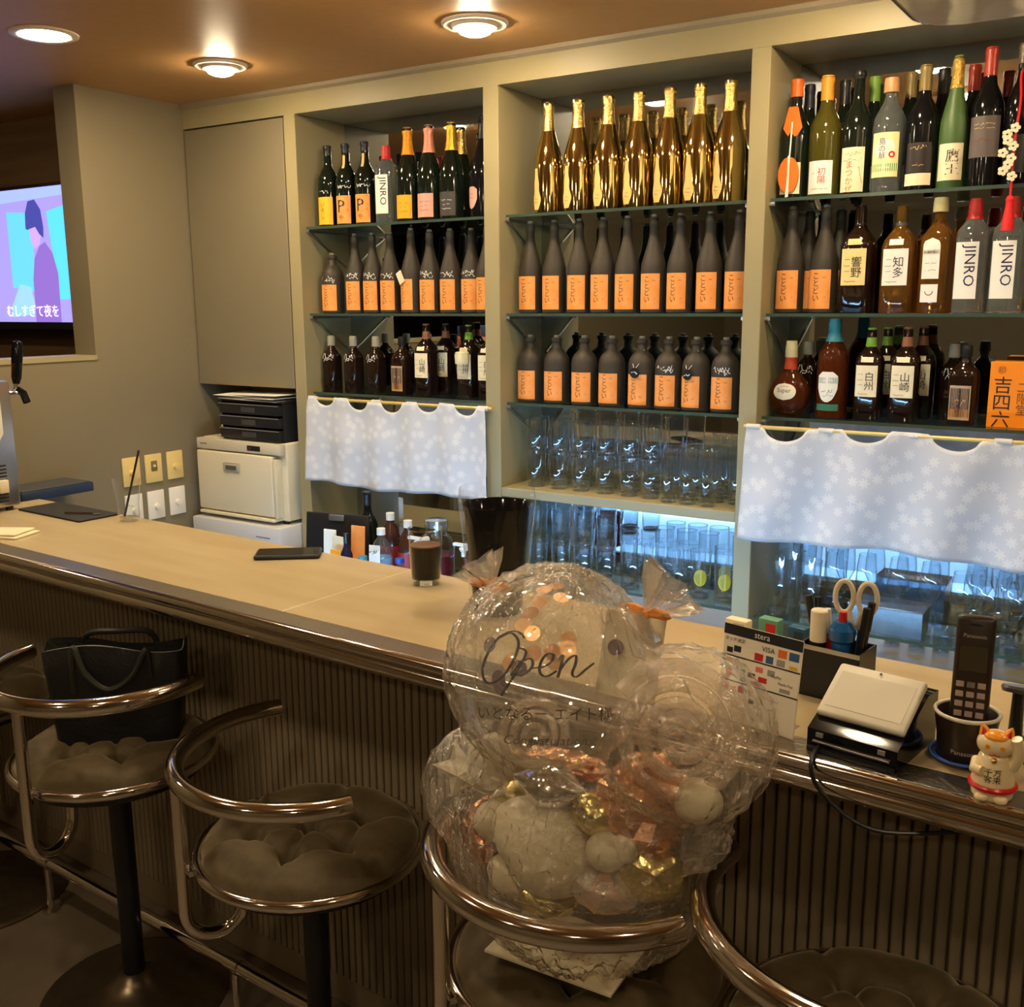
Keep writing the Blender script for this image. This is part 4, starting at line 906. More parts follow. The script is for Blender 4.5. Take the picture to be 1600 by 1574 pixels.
mesh('ice_block', xf(rbox(-.013, .013, -.013, .013, 0, .03, .005), (.004, 0, .016), (.2, .3, .5)), CLEAR, gb)
mesh('straw', tube([(-.006, -.01, .015), (.042, .02, .21)], .0032, 8), BLACK, gb)
ph_ = thing('mobile_phone', 'black mobile phone lying on the rear of the bar', 'phone', (at_z(451, 869, 1.0)), R(38))
mesh('case', rbox(-.082, .082, -.041, .041, 0, .012, .006, 3), BLACK, ph_); mesh('screen', rbox(-.076, .076, -.036, .036, .012, .0126, .0002, 1), BLACKG, ph_)
cg = at_z(661, 914, 1.0)
co = thing('coffee_glass', 'straight glass of iced coffee standing on the bar', 'glass', (cg.x, cg.y + .012, 1.0))
g_ = lathe([(0, .031), (.002, .034), (.128, .038)], 32)
mesh('glass_wall', (g_[0], [f for f in g_[1] if not (len(f) > 4 and f[0] >= 32)]), CLEAR, co, 60)
mesh('glass_base', lathe([(.0005, .031), (.014, .033), (.015, 0)], 28), thin('base_glass', (.9, .92, .92), .02, 1.5, 2, .12), co)
mesh('rim', tube(arc((0, 0), .038, 0, 2 * PI, 32, .128)[:-1], .0015, 6, True), thin('base_glass', (.9, .92, .92), .02, 1.5, 2, .12), co)
mesh('coffee', lathe([(.016, .0), (.0161, .0325), (.088, .0354), (.0885, .0)], 32), mat('coffee', (.008, .003, .002), .1, spec=.1), co)
mesh('foam', lathe([(.0886, .0), (.0887, .0354), (.0915, .0355), (.0925, .030), (.0925, .0)], 32), mat('coffee_foam', S(92, 58, 36), .6), co)
bk_ = at_z(778, 955, 1.0)
bu = thing('wine_cooler', 'tall glossy black wine cooler wrapped in clear film on the bar', 'wine cooler', (bk_.x, bk_.y, 1.0))
mesh('pail', lathe([(0, .046), (.004, .05), (.06, .054), (.2, .066), (.222, .070), (.226, .070), (.222, .066), (.1, .055), (.02, .045), (.02, 0)], 36), BLACKG, bu, 50)
FILM = thin('clear_film', (.98, .98, .98), .05, 1.22, .8, 0, (24, .8))
V, Fc = lathe([(0, .053), (.05, .060), (.14, .070), (.235, .079), (.26, .074)], 40)
for v in V: q = 1 + .05 * noise.noise(v * 28); v.x *= q; v.y *= q
mesh('film_wrap', (V, [f for f in Fc if len(f) == 4]), FILM, bu, 180)
# ================================================================== air conditioner
ac = thing('air_conditioner', 'white glossy ceiling mounted unit with a rounded corner above the wine bottles', 'air conditioner', (-.05, 2.0, ZC))
plan = [(-.36, .30), (-.395, .285), (-.42, .255), (-.43, .22), (-.44, -.25), (.5, -.25), (.5, .30)]
n_ = len(plan)
GLW = mat('glossy_white', S(226, 216, 200), .14, bump=(7, .3))
mesh('housing', ([Vector((x, y, z)) for z in (-.215, -.001) for x, y in plan], [tuple(range(n_))[::-1], tuple(range(n_, 2 * n_))] + [(i, (i + 1) % n_, n_ + (i + 1) % n_, n_ + i) for i in range(n_)]), GLW, ac, 30)
mesh('bottom_panel', ([Vector((x * .985 + .002, y * .98, z)) for z in (-.222, -.2155) for x, y in plan], [tuple(range(n_))[::-1], tuple(range(n_, 2 * n_))] + [(i, (i + 1) % n_, n_ + (i + 1) % n_, n_ + i) for i in range(n_)]), GLW, ac, 30)
mesh('lower_lip', tube([(x, y, -.216) for x, y in plan[:5]], .004, 8), CHROME, ac)
# ================================================================== tote bag on the stool
tb = thing('tote_bag', 'black leather tote bag with drooping handles on a stool seat', 'bag', (-1.925, 1.355, .660), R(40))
LEA = mat('black_leather', (.008, .008, .009), .4, bump=(120, .25))
def bagbody():
    V, Fc = [], []; nz, n = 8, 40
    for j in range(nz + 1):
        v = j / nz; w = .132 + .022 * v; dp = .052 - .016 * v
        for k in range(n):
            a = 2 * PI * k / n; q = rho(a, 7)
            sag = .010 * noise.noise(Vector((math.cos(a) * 2, math.sin(a) * 2, v * 3)))
            z = v * .215 + (.012 * math.sin(a * 3 + 1) if j == nz else 0)
            V.append(Vector((w * q * math.cos(a), (dp + sag) * q * math.sin(a), z)))
    for j in range(nz):
        for k in range(n): k2 = (k + 1) % n; Fc.append((j * n + k, j * n + k2, (j + 1) * n + k2, (j + 1) * n + k))
    Fc.append(tuple(range(n))[::-1])
    m = len(V)
    for k in range(n): p = V[nz * n + k]; V.append(Vector((p.x * .94, p.y * .85, p.z - .05)))
    for k in range(n): k2 = (k + 1) % n; Fc.append((nz * n + k, nz * n + k2, m + k2, m + k))
    Fc.append(tuple(m + k for k in range(n)))
    return V, Fc
mesh('body', bagbody(), LEA, tb, 50)
mesh('piping', tube([(.15 * math.cos(a) * rho(a, 7), .034 * math.sin(a) * rho(a, 7) - .001, .214 + .012 * math.sin(a * 3 + 1)) for a in [PI + PI * k / 24 for k in range(25)]], .0016, 6), mat('edge_grey', S(120, 116, 110), .5), tb)
OLV = mat('strap_leather', S(38, 36, 30), .45)
mesh('handle', tube(smoothpath([(-.085, -.040, .12), (-.083, -.046, .205), (-.075, -.048, .225), (-.055, -.056, .17), (-.01, -.058, .13), (.04, -.056, .155), (.072, -.05, .21), (.078, -.046, .205), (.08, -.040, .15)], 6), .007, 8), OLV, tb)
mesh('handle', tube(smoothpath([(-.085, .036, .14), (-.083, .04, .205), (-.06, .03, .235), (0, .02, .24), (.06, .03, .235), (.08, .04, .205), (.08, .036, .15)], 6), .007, 8), OLV, tb)

# ================================================================== balloon bouquet on the third stool
BQ = Vector((-.676, 1.275, .655))
bq = thing('balloon_bouquet', 'cellophane wrapped bouquet of clear, pearl, gold and copper balloons on a bar stool', 'balloon bouquet', BQ)
def bl(px, py, Y): return at_y(px, py, Y) - BQ
def bpart(name, vf, m, smooth=60, parent=None): return mesh(name, vf, m, parent or bq, smooth)
def ico(sub):
    bm = bmesh.new(); bmesh.ops.create_icosphere(bm, subdivisions=sub, radius=1)
    vf = ([v.co.copy() for v in bm.verts], [tuple(v.index for v in f.verts) for f in bm.faces]); bm.free(); return vf
ICO = {k: ico(k) for k in (2, 3, 4, 5)}
def blob(c, r, seed, amp=.08, fr=2.2, sub=3, rot=(0, 0, 0), pinch=0, drop=0):
    V, Fc = ICO[sub]; out = []
    for v in V:
        q = 1 + amp * noise.noise(v * fr + Vector((seed, seed * 2.3, 0)))
        p = v * q
        if pinch: k = 1 - pinch * abs(p.x) ** 1.5; p = Vector((p.x * (1 + .25 * abs(p.x)), p.y * max(.08, k), p.z * max(.08, k)))
        if drop: k = 1 - drop * max(0, -p.x); p = Vector((p.x, p.y * k, p.z * k))
        out.append(Vector((p.x * r[0], p.y * r[1], p.z * r[2])))
    return xf((out, Fc), c, rot)
PEARL = mat('pearl_balloon', S(200, 186, 154), .3)
BGOLD = mat('gold_balloon', (.70, .58, .22), .22, 1, bump=(40, .35))
BCOP = mat('copper_balloon', (.80, .42, .24), .24, 1, bump=(36, .5))
BSIL = mat('silver_balloon', (.74, .72, .68), .12, 1, bump=(30, .2))
ORG = mat('orange_ribbon', S(236, 150, 70), .35, bump=(60, .4))
CB = thin('clear_balloon', (.97, .97, .96), .03, 1.35, 1.0, .03, haze=.05)
CSW = thin('clear_swirl', (.96, .93, .88), .08, 1.45, 2.0, .10, (30, .4), (1, .9, .78), .26)
SWIRL = thin('swirl_film', (.96, .93, .88), .10, 1.45, 2.0, .14, (30, .4), (1, .9, .78), .20, (.85, .74, .62))
CELLO = thin('cellophane', (.985, .985, .98), .16, 1.35, 1.8, .15, (34, 1.0), (1, .96, .88), .05)
A = bl(862, 1050, 1.195); RA = .140
Bc = bl(1066, 1150, 1.19)
# clear sphere with lettering
sph = bpart('clear_balloon', xf(ICO[5], A, s=RA), CB, 180)
fd = (EYE - (A + BQ)).normalized(); rd = Vector((-fd.y, fd.x, 0)).normalized(); ud = fd.cross(rd)
ud = rd.cross(fd) * -1 if ud.z < 0 else ud
def on_sphere(x, y, r): return A + (fd * math.sqrt(max(0, 1 - (x * x + y * y) / (RA * RA))) + rd * (x / RA) + ud * (y / RA)) * r
def script(strokes, s, x0, y0, w):
    V, Fc = [], []
    for st in strokes:
        P = smoothpath([((x - 580) * s + x0, (560 - y) * s + y0, 0) for x, y in st], 6); n = len(P)
        for i in range(n):
            d = (P[min(i + 1, n - 1)] - P[max(i - 1, 0)]).normalized(); pn = Vector((-d.y, d.x, 0))
            ww = w * (.35 + .65 * abs(d.y)) / 2
            V += [P[i] - pn * ww, P[i] + pn * ww]
        b = len(V) - 2 * n
        Fc += [(b + 2 * i, b + 2 * i + 2, b + 2 * i + 3, b + 2 * i + 1) for i in range(n - 1)]
    return V, Fc
def sphered(vf, r): return [on_sphere(v.x, v.y, r) for v in vf[0]], vf[1]
OPEN = [[(525, 462), (490, 434), (430, 450), (380, 510), (352, 590), (375, 640), (430, 620), (480, 550), (500, 480), (470, 442), (425, 458)],
        [(498, 500), (530, 520), (490, 600), (430, 690)], [(470, 610), (510, 560), (548, 543), (556, 572), (522, 605), (486, 606)], [(552, 582), (590, 575)],
        [(585, 580), (625, 560), (640, 530), (615, 524), (590, 555), (585, 595), (610, 612), (652, 590)],
        [(660, 545), (676, 530), (666, 580), (655, 616)], [(664, 585), (700, 542), (726, 530), (726, 560), (712, 600), (730, 612), (770, 580), (800, 558)]]
mesh('lettering', sphered(script(OPEN, .000329, -.017, .011, .0040), RA * 1.006), INK, sph, 0)
mesh('lettering', sphered(([v + Vector((-.009, -.054, 0)) for v in letters('いとなる一 エイト様', .0195)[0]], letters('いとなる一 エイト様', .0195)[1]), RA * 1.006), INK, sph, 0)
mesh('lettering', sphered(([v + Vector((-.004, -.091, 0)) for v in letters('Congratulations', .0185, .25)[0]], letters('Congratulations', .0185, .25)[1]), RA * 1.006), mat('faint_grey_ink', S(110, 100, 84), .6), sph, 0)
CONF = [mat('copper_confetti', (.72, .36, .16), .35, .7), mat('orange_confetti', (.86, .46, .18), .35, .5), mat('mauve_confetti', S(110, 84, 100), .4)]
sA = .00096
for k, (px, py) in enumerate(((850, 925), (868, 919), (845, 945), (876, 938), (832, 962), (820, 980), (834, 992), (886, 1000), (885, 1014), (836, 1020), (863, 1018), (786, 1056), (816, 1042), (803, 1034), (772, 1008), (866, 1032), (788, 1066))):
    x, y = (px - 862) * sA, (1046 - py) * sA
    if x * x + y * y > (RA * .93) ** 2: q = RA * .93 / math.hypot(x, y); x *= q; y *= q
    c = on_sphere(x, y, RA * .965); n = (c - A).normalized(); t1 = n.orthogonal().normalized(); t2 = n.cross(t1)
    m = CONF[2] if py > 1040 or px == 772 else CONF[1 if px > 880 or (k % 3 == 2) else 0]
    mesh('confetti', ([c + (t1 * math.cos(a) + t2 * math.sin(a)) * .0112 for a in [2 * PI * j / 16 for j in range(16)]], [tuple(range(16))]), m, sph, 0)
# clear swirl balloons
def spiral(c, r0, r1, turns, tr, depth=.05):
    n = int(turns * 26); pts = []
    for k in range(n + 1):
        u = k / n; a = u * turns * 2 * PI; q = r0 + (r1 - r0) * u
        pts.append(c + rd * (q * math.cos(a)) + ud * (q * math.sin(a)) - fd * (depth * u))
    return tube(pts, [tr * (.6 + .4 * k / n) for k in range(n + 1)], 10)
bpart('swirl_balloon', spiral(Bc, .012, .096, 3.4, .012), SWIRL)
bpart('swirl_balloon', spiral(bl(838, 1150, 1.16), .01, .052, 2.6, .007), SWIRL)
# foil and pearl balloons
bpart('pearl_balloon', blob(bl(852, 1318, 1.165), (.086, .066, .072), 3, .04, 1.6, 4, (0, R(28), R(10)), drop=.25), PEARL)
bpart('pearl_balloon', blob(bl(948, 1330, 1.155), (.030, .028, .028), 5, .05, 2, 3), PEARL); bpart('pearl_balloon', blob(bl(975, 1325, 1.16), (.020, .02, .022), 7, .05, 2, 3), PEARL)
bpart('pearl_balloon', blob(bl(798, 1368, 1.16), (.038, .032, .026), 8, .06, 2, 3, (0, R(25), 0)), PEARL)
bpart('pearl_balloon', blob(bl(772, 1283, 1.19), (.032, .03, .032), 9, .06, 2, 3), PEARL)
bpart('pearl_balloon', blob(bl(1092, 1253, 1.215), (.034, .03, .030), 10, .06, 2, 3, drop=-.3), PEARL)
star = []
for k in range(10): a = R(90 + 36 * k + 14); q = .052 if k % 2 == 0 else .026; star.append((q * math.cos(a), q * math.sin(a)))
sv = [Vector((x, 0, z)) for x, z in star] + [Vector((0, -.020, 0)), Vector((0, .020, 0))]
bpart('star_balloon', xf((sv, [(k, (k + 1) % 10, 10) for k in range(10)] + [((k + 1) % 10, k, 11) for k in range(10)]), bl(722, 1205, 1.215), (0, 0, R(14))), PEARL, 20)
bpart('pearl_balloon', blob(bl(772, 1192, 1.22), (.045, .03, .045), 21, .2, 2.5, 3), PEARL)
bpart('silver_balloon', blob(bl(862, 1228, 1.175), (.052, .040, .034), 4, .05, 2, 4, pinch=.72), BSIL)
bpart('copper_balloon', blob(bl(1008, 1258, 1.215), (.072, .06, .070), 6, .42, 2.6, 3), BCOP, 12)
bpart('copper_balloon', blob(bl(757, 1300, 1.255), (.035, .04, .055), 16, .45, 3, 3), BCOP, 12)
bpart('copper_balloon', blob(bl(880, 1192, 1.23), (.075, .03, .016), 18, .5, 3, 3), BCOP, 12)
bpart('gold_balloon', blob(bl(931, 1273, 1.175), (.036, .03, .032), 11, .12, 2.4, 3, (0, R(30), 0)), BGOLD)
bpart('gold_balloon', blob(bl(800, 1240, 1.225), (.040, .03, .036), 12, .25, 2.6, 3), BGOLD)
bpart('gold_balloon', blob(bl(850, 1402, 1.165), (.05, .035, .022), 13, .25, 3, 3), BGOLD)
bpart('gold_balloon', blob(bl(1012, 1362, 1.19), (.056, .042, .046), 14, .2, 2.4, 3), BGOLD)
bpart('bubble_balloon', blob(bl(945, 1388, 1.155), (.052, .04, .030), 15, .05, 2, 4), CSW)
bpart('orange_tulle', blob(bl(905, 1340, 1.215), (.10, .05, .06), 17, .5, 4, 3), ORG, 25)
# message card and paper base
mc = bpart('message_card', xf(rbox(-.045, .045, -.001, .001, -.062, .062, .0006, 1), bl(985, 1026, 1.262), (R(-12), R(4), R(8))), PAPER, 20)
mesh('card_print', xf(lathe([(-.0012, .012), (.0012, .012)], 14), bl(962, 1012, 1.256), (R(78), 0, R(8))), CONF[2], mc)
p1, p2, p3 = at_z(757, 1488, .663), at_z(954, 1560, .663), at_z(1017, 1476, .663)
p4 = p1 + p3 - p2
bpart('paper_base', ([p - BQ + Vector((0, 0, dz)) for dz in (0, .004) for p in (p1, p2, p3, p4)], [(3, 2, 1, 0), (4, 5, 6, 7), (0, 1, 5, 4), (1, 2, 6, 5), (2, 3, 7, 6), (3, 0, 4, 7)]), PAPER, 0)
# cellophane round everything
SPH = [(A, RA * 1.03), (Bc, .113), (bl(920, 1290, 1.25), .200), (bl(770, 1230, 1.23), .10), (bl(1045, 1275, 1.20), .075), (Vector((0, 0, .09)), .085)]
C0 = bl(915, 1200, 1.22)
def wrap_surface(nu=210, nv=150):
    V, Fc = [], []
    for j in range(nv + 1):
        th = PI * j / nv
        for i in range(nu):
            a = 2 * PI * i / nu; u = Vector((math.sin(th) * math.cos(a), math.sin(th) * math.sin(a), math.cos(th))); best = .05
            acc = 0
            for c, r in SPH:
                oc = C0 - c; b = oc.dot(u); q = b * b - oc.length_squared + r * r
                if q > 0: t = -b + math.sqrt(q); acc += math.exp(t * 60)
            r = math.log(max(acc, math.exp(.05 * 60))) / 60
            w = abs(noise.noise(Vector((math.cos(a) * 7, math.sin(a) * 7, th * 1.6)))) * .020 + abs(noise.noise(u * 11)) * .010 + abs(noise.noise(Vector((u.x * 26, u.y * 26, u.z * 13)))) * .007
            p = C0 + u * (r + .018 - w)
            p.z = max(p.z, .0)
            rr = math.hypot(p.x, p.y); lim = .220 if p.z < .17 else .220 + (p.z - .17) * 1.6      # squeezed by the stool rail
            if rr > lim and p.z < .30: p.x *= lim / rr; p.y *= lim / rr
            q = p + BQ; ax = Vector((q.x + .228, q.y - 1.275, 0))                # and by the rail of the next stool
            if .78 < q.z < .88 and ax.length < .272: q += ax.normalized() * (.272 - ax.length); p = q - BQ
            q = p + BQ; tt = t_of(q)          # the film lies against the counter edge
            if q.z > .925 and tt > 1.284: p = p - BYV * (tt - 1.284)
            V.append(p)
    for j in range(nv):
        for i in range(nu): i2 = (i + 1) % nu; Fc.append((j * nu + i, j * nu + i2, (j + 1) * nu + i2, (j + 1) * nu + i))
    return V, Fc
cw = bpart('cellophane_wrap', wrap_surface(), CELLO, 14)
def tuft(c, up, r, h, seed):
    V, Fc = [], []; n = 26; up = up.normalized(); t1 = up.orthogonal().normalized(); t2 = up.cross(t1)
    for j, (z, q) in enumerate(((-.35, 1.0), (-.15, .35), (0, .16), (.2, .35), (.6, .8), (1, 1.1))):
        for k in range(n):
            a = 2 * PI * k / n; w = q * r * (1 + .45 * math.sin(a * 6 + seed) * (z > 0) + .3 * noise.noise(Vector((a * 3, z, seed))))
            V.append(c + up * (z * h) + (t1 * math.cos(a) + t2 * math.sin(a)) * w)
    for j in range(5):
        for k in range(n): k2 = (k + 1) % n; Fc.append((j * n + k, j * n + k2, (j + 1) * n + k2, (j + 1) * n + k))
    return V, Fc
for (px, py, Y, uv, r, h, sd) in ((768, 916, 1.20, Vector((-.6, 0, .8)), .030, .042, 1), (1012, 958, 1.24, Vector((.45, .2, .55)), .040, .055, 2)):
    c = bl(px, py, Y)
    k_ = bpart('cellophane_tuft', tuft(c, uv, r, h, sd), CSW, 180)
    mesh('ribbon_knot', join(blob(c, (.009, .009, .008), sd, .2, 3, 2), blob(c + Vector((-.02, -.004, .004)), (.020, .006, .008), sd + 3, .4, 3, 2), blob(c + Vector((.02, -.004, .002)), (.018, .006, .007), sd + 5, .4, 3, 2)), ORG, k_, 30)

# ================================================================== payment corner of the bar
# card payment sign
ps = thing('payment_sign', 'white payment sign with card logos and black heading on the bar', 'sign', (-.4625, 1.386, 1.0), R(-13))
tilt = (R(-7), 0, 0)
pn = mesh('panel', xf(rbox(-.066, .066, 0, .003, 0, .146, .001, 1), rot=tilt), mat('sign_white', S(232, 222, 202), .4), ps)
mesh('easel_foot', xf(rbox(-.05, .05, .003, .05, 0, .003, .001, 1)), thin('acrylic', (.9, .9, .9), .05, 1.45, 1, .05), ps)
def sgn(x0, x1, z0, z1, m, lift=.0006): return xf(box(x0, x1, -lift, 0, z0, z1), rot=tilt)
mesh('heading_band', sgn(-.066, .066, .130, .146, 0), INK, pn, 0)
mesh('heading', xf(stand(letters('stera', .013), -.0012, .0, .1375), rot=tilt), WINK, pn, 0)
for z in (.0975, .0595): mesh('divider', sgn(-.066, .066, z, z + .002, 0), INK, pn, 0)
for tx, sz, x, z in (('VISA', .011, .012, .121), ('タッチ決済', .007, -.045, .124), ('Apple Pay', .006, .045, .076), ('d払い', .006, .03, .048), ('G Pay', .006, .004, .031), ('d Pay', .006, .01, .020), ('PayPay', .006, .03, .084)):
    mesh('lettering', xf(stand(letters(tx, sz), -.0012, x, z), rot=tilt), INKS['navy'], pn, 0)
LG = dict(red=CAPS['red'], orange=colr('logo_orange', 220, 110, 40), blue=colr('logo_blue', 50, 90, 130), green=colr('logo_green', 110, 160, 60), gold=colr('logo_gold', 214, 170, 40), grey=colr('logo_grey', 150, 146, 138), black=INK, pink=colr('logo_pink', 220, 110, 100))
logos = dict(orange=[(.028, .042, .114, .126)], blue=[(.046, .062, .114, .126), (.009, .021, .101, .112), (-.03, -.018, .064, .071)], red=[(-.01, .004, .101, .112), (0, .014, .070, .078), (-.012, .004, .0625, .069), (-.032, -.022, .046, .056)], grey=[(.027, .04, .101, .111), (.014, .026, .083, .092), (.036, .053, .064, .070), (-.014, -.006, .045, .055)],
             gold=[(-.058, -.046, .087, .095), (.048, .061, .101, .106)], green=[(-.032, -.023, .073, .082)], black=[(-.058, -.048, .103, .111), (-.046, -.034, .106, .115), (-.018, -.006, .073, .080), (-.012, -.004, .034, .040)], pink=[(-.056, -.046, .068, .078), (-.046, -.036, .045, .053), (-.060, -.050, .047, .056), (-.006, .006, .084, .092)])
for c, rs in logos.items():
    for q in rs: mesh('printed_logo', sgn(*q, 0), LG[c], pn, 0)
# payment terminal
tm = thing('payment_terminal', 'black payment terminal with a tilted white touch screen', 'payment terminal', (-.300, 1.425, 1.0), R(-9))
mesh('body', xf(prism([(-.075, 0), (.07, 0), (.07, .075), (.03, .078), (-.075, .030)], .128), (.064, 0, 0), (0, 0, R(90))), BLACKG, tm, 30)
mesh('base_plate', rbox(-.062, .062, -.082, .072, 0, .006, .002), BLACK, tm)
s_ = mesh('screen_frame', xf(rbox(-.063, .063, -.048, .048, -.006, .006, .005, 3), (0, -.012, .070), (R(32), 0, 0)), mat('terminal_white', S(214, 206, 186), .45), tm)
mesh('screen', xf(rbox(-.054, .054, -.034, .032, .006, .0066, .0002, 1), (0, -.012, .070), (R(32), 0, 0)), mat('screen_glass', S(206, 198, 178), .5), s_)
mesh('camera_dot', xf(lathe([(.0062, .002), (.0072, .002)], 10), (0.0, .021, .0925), (R(32), 0, 0)), BLACK, s_)
mesh('card_slot', rbox(-.055, .055, -.0785, -.074, .012, .015, .0005, 1), STEEL, tm)
mesh('key_print', join(*[box(x, x + .01, -.0785, -.0755, .021, .027) for x in (-.05, .038)]), mat('key_grey', S(130, 126, 118), .4), tm, 0)
cbp = at_z(1288, 1168, 1.0)
cbl = thing('power_cable', 'thin black cable drooping over the bar edge from the terminal', 'cable', cbp)
e1 = B(s_of(cbp) + .0, 1.30, 1.004) - cbp; e2 = B(s_of(cbp) + .02, 1.288, .965) - cbp; e3 = B(s_of(cbp) + .09, 1.30, .925) - cbp; e4 = B(s_of(cbp) + .2, 1.36, .93) - cbp
mesh('cable', tube(smoothpath([(.02, .06, .004), (.0, .03, .004), e1, e2, e3, e4], 8), .003, 8), BLACK, cbl)
mesh('plug_sleeve', tube([(.02, .06, .004), (.035, .072, .004)], .0045, 8), BLACK, cbl)
# cordless phone on blue plate
pl_ = thing('blue_plate', 'dark blue ringed saucer under the phone charger', 'saucer', (-.180, 1.437, 1.0))
BLU = mat('blue_glaze', S(34, 54, 120), .15)
mesh('dish', lathe([(0, .032), (.003, .038), (.007, .0455), (.008, .046), (.0055, .041), (.004, .037), (.004, 0)], 40), BLU, pl_)
for q, z in ((.0445, .0085), (.0415, .007), (.0385, .0055)): mesh('ring', tube(arc((0, 0), q, 0, 2 * PI, 44, z)[:-1], .0022, 8, True), mat('blue_ring', S(70, 110, 200), .15) if q != .0415 else BLU, pl_)
cs = thing('phone_charger', 'dark brown round phone charger with a pale rim on the blue saucer', 'charger', (-.180, 1.437, 1.0045))
DB = mat('charger_brown', S(48, 36, 28), .3)
mesh('cup', lathe([(0, .034), (.003, .036), (.03, .037), (.064, .042), (.066, .042), (.062, .039), (.04, .034), (.024, .033), (.024, 0)], 36), DB, cs)
mesh('rim', tube(arc((0, 0), .041, 0, 2 * PI, 40, .065)[:-1], .0028, 8, True), mat('rim_silver', S(206, 196, 176), .3), cs)
mesh('lettering', wrap(letters('Panasonic', .009), [(0, .037), (.1, .037)], .018, .0006, R(8)), mat('grey_logo', S(170, 160, 150), .5), cs, 0)
hs = thing('cordless_phone', 'dark brown cordless phone handset standing in its charger', 'phone', (-.178, 1.435, 1.0295), R(6))
ht = (R(-9), 0, 0)
hb_ = mesh('handset', xf(rbox(-.0245, .0245, -.011, .012, 0, .172, .006, 3), rot=ht), DB, hs)
mesh('display', xf(rbox(-.017, .017, -.0118, -.0108, .096, .130, .0003, 1), rot=ht), mat('lcd', S(66, 58, 42), .2), hs)
mesh('lettering', xf(stand(letters('Panasonic', .0075), -.0118, 0, .145), rot=ht), mat('grey_logo', S(170, 160, 150), .5), hs, 0)
mesh('earpiece', xf(rbox(-.008, .008, -.0118, -.0108, .159, .162, .0003, 1), rot=ht), BLACK, hs)
KEY = mat('key_print_light', S(170, 150, 136), .4)
for r_ in range(5):
    for c_ in range(3): mesh('key', xf(rbox(-.019 + c_ * .0135, -.009 + c_ * .0135, -.0125, -.0105, .020 + r_ * .0135, .028 + r_ * .0135, .0006, 1), rot=ht), KEY if r_ < 4 or c_ != 1 else STEEL, hs)
# lucky cat
ct = thing('lucky_cat', 'white ceramic beckoning cat with orange patch and red belt', 'figurine', (-.132, 1.342, 1.0), R(4))
CER = mat('cream_ceramic', S(236, 214, 168), .25, coat=.4); ORP = mat('orange_glaze', S(238, 150, 40), .25); REDG = mat('red_glaze', S(196, 30, 30), .3)
mesh('body', lathe([(0, .022), (.004, .025), (.02, .026), (.04, .0235), (.054, .019), (.062, .014)], 28), CER, ct, 60)
hd_ = mesh('head', blob((0, -.003, .072), (.0225, .019, .018), 1, .01, 1, 4), CER, ct, 180)
for s in (-1, 1):
    e = mesh('ear', xf(lathe([(0, .0075), (.008, .004), (.013, 0)], 10), (s * .0135, -.002, .084), (0, R(s * 18), 0)), ORP, hd_)
    mesh('inner_ear', xf(lathe([(0, .0045), (.009, 0)], 8), (s * .0135, -.0065, .0845), (0, R(s * 18), 0)), REDG, hd_)
    mesh('eye', xf(lathe([(-.0006, .0028), (.0006, .0028)], 12), (s * .0085, -.0212, .073), (R(90), 0, 0)), ORP, hd_)
    mesh('foot', blob((s * .011, -.022, .006), (.009, .009, .006), 3, .02, 1, 2), CER, ct)
mesh('brow_patch', blob((0, -.006, .0815), (.016, .014, .0085), 2, .02, 1, 3), ORP, hd_)
mesh('mouth', xf(tube(smoothpath([(-.006, 0, 0), (-.003, 0, -.0025), (0, 0, 0), (.003, 0, -.0025), (.006, 0, 0)], 4), .0006, 5), (0, -.0215, .064)), REDG, hd_)
mesh('raised_paw', tube([(.019, -.002, .045), (.026, -.006, .06), (.026, -.009, .076), (.023, -.012, .086)], [.009, .0085, .0075, .0065], 12), CER, ct, 80)
mesh('resting_paw', tube([(-.019, -.004, .046), (-.021, -.018, .040), (-.012, -.024, .041)], [.008, .007, .006], 12), CER, ct, 80)
mesh('belt', tube(arc((0, 0), .0255, 0, 2 * PI, 28, .017)[:-1], .0042, 8, True), REDG, ct)
mesh('bell', blob((0, -.019, .055), (.004, .004, .004), 4, 0, 1, 2), GOLD, ct)
mesh('lettering', wrap(letters('千万\n客来', .010), [(0, .026), (.06, .022)], .036, .0012, 0), INK, ct, 0)
# round black desk knob on a post behind the cat; it gives no light
st_ = thing('desk_knob', 'small black desk knob with a flat round head behind the phone', 'desk knob', (-.128, 1.535, 1.0))
mesh('foot', lathe([(0, .022), (.004, .022), (.006, .006), (.007, 0)], 20), BLACK, st_); mesh('post', lathe([(.005, .010), (.075, .008)], 14), BLACK, st_)
mesh('head', xf(lathe([(0, .0), (.0005, .022), (.006, .024), (.010, .022), (.011, 0)], 24), (0, 0, .074), (R(-14), 0, 0)), mat('head_grey', S(84, 82, 78), .25), st_)
# pen holder and its contents
ph0 = B(s_of(at_z(1290, 1050, 1.0)) + .045, 1.562, 1.0)
pen = thing('pen_holder', 'black square pen holder crowded with stationery behind the terminal', 'pen holder', ph0, R(-8))
mesh('cup', join(box(-.05, .05, -.035, -.032, 0, .085), box(-.05, .05, .032, .035, 0, .085), box(-.05, -.047, -.035, .035, 0, .085), box(.047, .05, -.035, .035, 0, .085), box(-.05, .05, -.035, .035, 0, .003)), BLACK, pen, 0)
mesh('rim', box(-.0505, .0505, -.0358, -.0349, .078, .0855), STEEL, pen, 0)
def inpen(dx, dy, dz=.004): return ph0 + Vector((dx, dy, dz))
gk = thing('marker_pen', 'thick white capped marker standing in the pen holder', 'marker', inpen(-.027, -.014))
mesh('barrel', lathe([(0, .0125), (.085, .0125), (.086, 0)], 20), BLACK, gk); mesh('cap', lathe([(.086, .0135), (.135, .0135), (.137, .012), (.1375, 0)], 20), mat('cap_cream', S(232, 220, 190), .4), gk)
